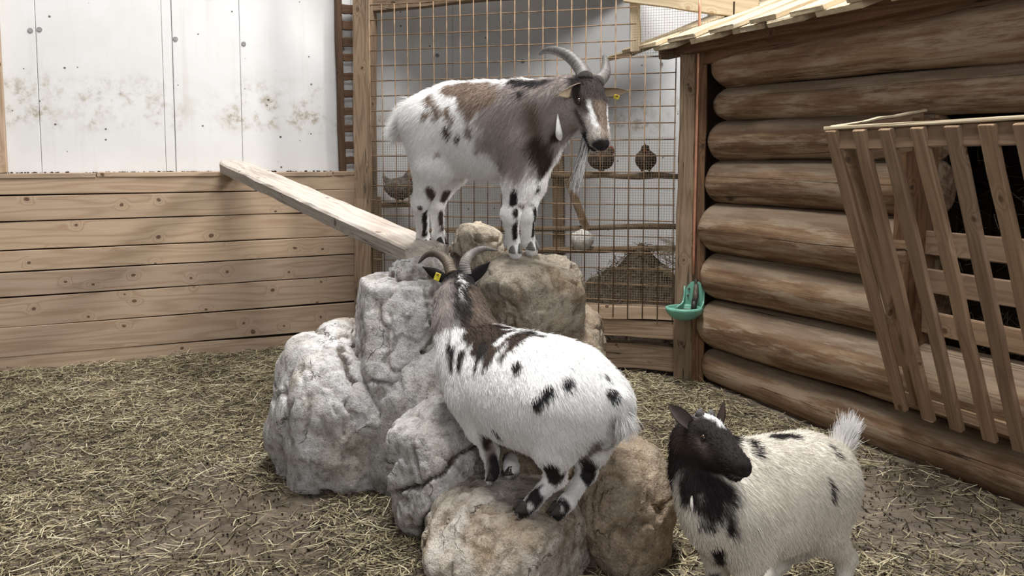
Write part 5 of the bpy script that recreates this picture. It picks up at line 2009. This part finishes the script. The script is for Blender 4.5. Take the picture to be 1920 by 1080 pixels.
fx = [gfoot(1392, 2.15), gfoot(1346, 2.27), gfoot(1585, 2.38), gfoot(1448, 2.46)]
hd3 = head_to((1318, 782, 2.18), (1392, 888), 0.205, (0.25, -0.05, 1))
legs3 = [Lg(fx[0], 0.022, (1395, 960, 2.15, 0.080), (1404, 1035, 2.15, 0.050), (1398, 1110, 2.15, 0.028), (1394, 1190, fx[0].y, 0.020)),
         Lg(fx[1], 0.022, (1352, 965, 2.26, 0.070), (1346, 1030, 2.27, 0.045), (1344, 1095, 2.27, 0.026), (1345, 1160, fx[1].y, 0.020)),
         Lg(fx[2], 0.022, (1540, 915, 2.36, 0.094), (1540, 990, 2.33, 0.066), (1584, 1045, 2.40, 0.029), (1580, 1120, fx[2].y, 0.020)),
         Lg(fx[3], 0.022, (1540, 930, 2.48, 0.085), (1490, 1010, 2.44, 0.058), (1462, 1050, 2.48, 0.028), (1440, 1090, fx[3].y, 0.020))]
torso3 = [T_(1556, 880, 2.43, .066, .066), T_(1527, 897, 2.39, .102, .116), T_(1482, 918, 2.34, .123, .136), T_(1430, 932, 2.27, .125, .142), T_(1372, 938, 2.20, .100, .135), T_(1330, 944, 2.15, .072, .100)]
neck3 = [N_(1345, 925, 2.22, .088), N_(1318, 875, 2.22, .068), N_(1308, 828, 2.22, .055)]
tail3 = [N_(1566, 868, 2.45, .026), N_(1577, 842, 2.47, .022), N_(1588, 818, 2.48, .012)]
BK3 = np.array(lin(42, 38, 38)[:3])
spots3 = [
    ([(1440, 860), (1448, 960)], 30, CREAM * 1.02, 0.008, 0.012),
    ([(1300, 900), (1335, 915), (1365, 922)], [26, 32, 20], BK3, 0.010, 0.014),
    ([(1290, 905), (1285, 935)], [18, 12], BK3, 0.010, 0.012),
    ([(1300, 940), (1345, 955)], [14, 14], BK3, 0.010, 0.012),
    ([(1330, 940), (1333, 985)], [14, 7], BK3, 0.008, 0.010),
    ([(1350, 930), (1347, 975)], [10, 6], BK3, 0.008, 0.010),
    ([(1364, 920), (1369, 995)], [10, 8], BK3, 0.008, 0.010),
    ([(1320, 960), (1312, 985)], [7, 5], BK3, 0.007, 0.010),
    ([(1410, 830), (1417, 847)], [13, 12], BK3, 0.005, 0.008),
    ([(1398, 865)], 6, BK3 * 2.5, 0.008, 0.006),
    ([(1452, 820), (1485, 818)], [14, 13], BK3, 0.005, 0.008),
    ([(1558, 835), (1570, 855)], [6, 5], BK3, 0.005, 0.006),
    ([(1549, 890), (1558, 912), (1559, 930)], [4, 8, 7], BK3 * 1.3, 0.004, 0.005),
    ([(1344, 1030), (1348, 1050)], 14, BK3, 0.006, 0.010),
    ([(1342, 1080), (1345, 1160)], 12, BK3 * 1.6, 0.010, 0.015),
    ([(1425, 1085)], 10, BK3 * 1.5, 0.008, 0.008),
]


NB3, NT3 = np.array(neck3[0][0]), np.array(neck3[2][0])


def coat3(P):
    C = np.repeat((CREAM * 1.02)[None], len(P), 0)
    ax = _n(NT3 - NB3)
    s_ = (P - NB3) @ ax + 0.40 * ((P - NB3) @ f3)
    near_ = sstep(0.115, 0.095, seg_dist(P, NB3, NT3)[0] + 0.012 * fbm(P * 25 + 3, 3))
    return mixc(C, BK3, sstep(0.035, 0.06, s_ + 0.018 * fbm(P * 22, 3)) * near_)


def headpaint3(P, H, C):
    nz = fbm(P * 30 + 9, 3)
    inh = sstep(-0.35, -0.15, H[:, 0]) * (H[:, 0] < 1.3) * sstep(1.2, 0.95, np.hypot(H[:, 1] / 0.36, (H[:, 2] + 0.17) / 0.34))
    base = np.repeat((BK3 * 1.05)[None], len(P), 0)
    grey = np.array(lin(112, 98, 94)[:3])
    ck = np.exp(-((H[:, 0] - 0.42) / 0.16) ** 2 - ((H[:, 2] + 0.22) / 0.08) ** 2)
    base = mixc(base, grey, ck * 0.85 + 0.2 * nz * ck)
    base = mixc(base, np.array(lin(96, 78, 70)[:3]), np.exp(-((H[:, 0] - 0.05) / 0.22) ** 2 - ((H[:, 2] + 0.36) / 0.14) ** 2) * 0.55)
    # white blaze across the poll and forehead
    bl = sstep(0.085, 0.03, np.abs(H[:, 1] - 0.03 + 0.04 * nz) - 0.06 * sstep(0.30, 0.1, H[:, 0])) * sstep(0.42, 0.32, H[:, 0] + 0.04 * nz) * sstep(-0.02, 0.06, H[:, 0]) * sstep(-0.14, -0.06, H[:, 2])
    base = mixc(base, WHITE * 0.9, bl)
    bl2 = np.exp(-((H[:, 0] - 0.02) / 0.06) ** 2 - ((H[:, 1] + 0.11) / 0.06) ** 2) * (H[:, 2] > -0.2)
    base = mixc(base, TAUPE, bl2)
    base = mixc(base, BK3 * 0.8, sstep(0.80, 0.92, H[:, 0]))
    base = mixc(base, np.array(lin(120, 116, 116)[:3]), np.exp(-((H[:, 0] - 0.97) / 0.05) ** 2 - ((H[:, 2] + 0.255) / 0.012) ** 2) * 0.8)
    return C * (1 - inh[:, None]) + base * inh[:, None]


g3, bvh3, paint3, ob3 = goat('goat', 'small white goat with a black head standing on the straw at lower right', tuple((fx[0] + fx[1] + fx[2] + fx[3]) / 4), torso3, neck3, hd3, legs3, tail3, f3, coat3, spots3, headpaint3, 100000, 0.027,
    [((-0.8, -0.5, 0), .022, 'hoof')] * 4, 1.08, 45)
leaf_ear('ear', hd3.w(0.06, -0.18, -0.12), A_(1251, 756, 2.17), 0.021, (0.35, -0.9, 0.0), g3, tuple(BK3), lin(86, 76, 72), 0.6)
leaf_ear('ear', hd3.w(0.06, 0.18, -0.10), A_(1358, 750, 2.20), 0.018, (0.6, -0.7, 0.0), g3, tuple(BK3 * 1.2), lin(104, 88, 82), 0.6)
for sg in (-1, 1):
    p = hd3.w(0.04, sg * 0.085, 0.02)
    tube('horn_bud', [p, p + hd3.z * 0.012 - hd3.x * 0.004, p + hd3.z * 0.020 - hd3.x * 0.008], [0.013, 0.010, 0.003], plain('horn_bud', lin(96, 92, 92)), g3, sides=12)
n = 1300
u = rb.random(n)
tp_ = np.array(tail3[0][0])[None] * (1 - u[:, None]) + np.array(tail3[-1][0])[None] * u[:, None]
nm = rb.normal(size=(n, 3)); nm /= np.linalg.norm(nm, axis=1)[:, None]
tuft('tail_hair', tp_ + nm * 0.014, nm, (0.3, 0.1, 1.0), rb.uniform(0.03, 0.085, n), WHITE[None] * rb.uniform(0.85, 1.1, (n, 1)), g3, 0.0009, 0.35, 0.0, 9, 0.16)
wp = ob3(1297, 930)
tube('wattle', [Vector(wp), Vector(wp) + Vector((-0.002, -0.012, -0.02)), Vector(wp) + Vector((0, -0.012, -0.045))], [0.003, 0.0045, 0.002], plain('pale_wattle', lin(214, 208, 200), 0.8), g3, sides=10)


# ================================================================ HENS in the coop
M['feather'] = attr_mat('feathers', 0.8, 0.15, 0.2, 45.0, 0.4)
M['comb'] = plain('red_comb', lin(176, 62, 48), 0.6, 0.3)
M['beak'] = plain('horn_beak', lin(170, 140, 90), 0.5, 0.3)


def hen(px, py, s, face, label, col, col2, name='hen', head_up=0.9, tail_up=0.6, tuck=0.0, shanks=0.03, comb_big=1.0):
    """px,py = middle of the body; face = horizontal heading"""
    c = np.array(cpt(px, py))
    f = _n((face[0], face[1], 0))
    up = np.array([0, 0, 1.0])
    sd = np.cross(up, f)
    W_ = lambda a, b, z: c + (f * a + sd * b + up * z) * s
    foot_ = W_(0.05, 0, -0.95)
    root = empty(name, tuple(foot_), label, 'hen', 'hens roosting behind the mesh')
    Fd = Field(c - 2.4 * s, c + 2.4 * s, 0.0055)
    R3 = np.stack([f, sd, up])
    Fd.ell(W_(0, 0, -0.05), R3, (1.05 * s, 0.78 * s, 0.78 * s), 0.03)
    Fd.ell(W_(0.45, 0, 0.05), R3, (0.62 * s, 0.66 * s, 0.70 * s), 0.03)
    hx, hz = 0.85 - 0.45 * tuck, head_up
    Fd.cone(W_(0.60, 0, 0.30), W_(hx, 0, hz), 0.40 * s, 0.25 * s, 0.03)
    Fd.ell(W_(hx + 0.06, 0, hz + 0.06), R3, (0.30 * s, 0.24 * s, 0.25 * s), 0.02)
    Fd.cone(W_(-0.7, 0, 0.15), W_(-1.35, 0, 0.15 + tail_up), 0.34 * s, 0.14 * s, 0.03)
    for sg in (-1, 1):
        Fd.ell(W_(-0.1, sg * 0.66, 0.0), R3, (0.80 * s, 0.16 * s, 0.48 * s), 0.015)
        Fd.cone(W_(0.1, sg * 0.3, -0.55), W_(0.08, sg * 0.3, -0.85), 0.22 * s, 0.10 * s, 0.02)
    V, Q = Fd.mesh()
    nz = fbm(V * np.array([40, 40, 60]), 3)
    C = np.array(col[:3])[None] * (1 - sstep(-0.2, 0.5, nz)[:, None]) + np.array(col2[:3])[None] * sstep(-0.2, 0.5, nz)[:, None]
    b_ = np.array(root.location)
    link('body', mesh_np('body', V - b_, Q, True, C), M['feather'], root, Matrix.Translation(root.location))
    h0 = W_(hx + 0.10, 0, hz + 0.10)
    # comb: a row of points over the skull
    bm_ = bmesh.new()
    top, bot = [], []
    for k in range(9):
        u = k / 8
        z = (0.20 + (0.18 if k % 2 else 0.02) * comb_big) * (0.6 + 0.4 * math.sin(math.pi * u))
        top.append(h0 + (f * (0.22 - 0.5 * u) + up * z) * s)
        bot.append(h0 + (f * (0.22 - 0.5 * u) + up * 0.05) * s)
    for side_ in (1, -1):
        vs = [bm_.verts.new(p_ + sd * 0.035 * s * side_) for p_ in top] + [bm_.verts.new(p_ + sd * 0.05 * s * side_) for p_ in bot]
        for k in range(8):
            q_ = (vs[k], vs[k + 1], vs[9 + k + 1], vs[9 + k])
            bm_.faces.new(q_ if side_ > 0 else q_[::-1])
    bm_.verts.ensure_lookup_table()
    for k in range(8):
        bm_.faces.new((bm_.verts[k], bm_.verts[18 + k], bm_.verts[18 + k + 1], bm_.verts[k + 1]))
    me = bpy.data.meshes.new('comb')
    for v in bm_.verts:
        v.co = v.co - Vector(h0)
    bm_.to_mesh(me); bm_.free()
    link('comb', me, M['comb'], root, Matrix.Translation(Vector(h0)))
    tube('beak', [W_(hx + 0.30, 0, hz + 0.05), W_(hx + 0.46, 0, hz + 0.0), W_(hx + 0.56, 0, hz - 0.08)], [0.08 * s, 0.06 * s, 0.01 * s], M['beak'], root, sides=8)
    for sg in (-1, 1):
        tube('wattle', [W_(hx + 0.26, sg * 0.06, hz - 0.04), W_(hx + 0.29, sg * 0.07, hz - 0.16), W_(hx + 0.28, sg * 0.07, hz - 0.26)], [0.04 * s, 0.075 * s, 0.02 * s], M['comb'], root, sides=8)
        tube('leg', [W_(0.08, sg * 0.3, -0.8), W_(0.08, sg * 0.3, -0.8 - shanks / s)], 0.006, M['beak'], root, sides=8)
    return root


HW0, HW1 = lin(238, 236, 230), lin(214, 210, 202)
HD0, HD1 = lin(64, 54, 48), lin(96, 82, 72)
HG0_, HG1_ = lin(86, 80, 76), lin(122, 114, 108)
hen(1091, 449, 0.088, (0.15, -1.0), 'white hen with a red comb roosting on the perch beside the brown upright', HW0, HW1, head_up=0.42, tuck=0.9, tail_up=0.3, shanks=0.01)
hen(1126, 300, 0.078, (0.9, -0.5), 'dark hen on the short perch, nearest the tall goat\'s nose', HD0, HD1, head_up=0.75, shanks=0.022)
hen(1211, 299, 0.080, (-0.25, -0.95), 'dark hen on the short perch, nearest the corner post', HD0, HD1, head_up=0.85, tail_up=0.9, shanks=0.022)
hen(748, 352, 0.098, (0.8, -0.45), 'grey hen with a dark head half hidden behind the tall goat\'s rump', HG0_, HG1_, head_up=0.85, shanks=0.03)
p, q = cpt(690, 385), cpt(815, 383)
tag(tube('perch', [p.lerp(q, k / 6) for k in range(7)], 0.019, M['perch'], sides=12), 'short perch pole under the grey hen by the left post', 'perch')

# dusty cobwebs caught between the mesh and the corner post
n = 420
k_ = RNG.integers(0, 3, n)
cen = np.array([[1262, 515], [1268, 470], [1262, 455]])[k_]
end = np.array([[1234, 500], [1240, 470], [1238, 447]])[k_]
u = RNG.random((n, 1)) ** 1.4
pp_ = cen * (1 - u) + end * u
pos = np.array([tuple(FN.px(a + RNG.normal() * 1.5, b + RNG.normal() * (1.2 + 5 * (1 - w_)), 0.030)) for (a, b), w_ in zip(pp_, u[:, 0])])
yaw0 = math.atan2(FN.t.y, FN.t.x)
colr = np.array([lin(186, 170, 142)[:3]]) * RNG.uniform(0.8, 1.1, (n, 1))
o = straws(n, pos, RNG.normal(yaw0, 0.15, n), RNG.normal(-0.2, 0.35, n), RNG.uniform(.012, .05, n), RNG.uniform(.0010, .0022, n), colr, 'cobweb', M['straw'])
tag(o, 'dusty pale cobwebs caught between the mesh and the corner post', 'cobweb', kind='stuff')
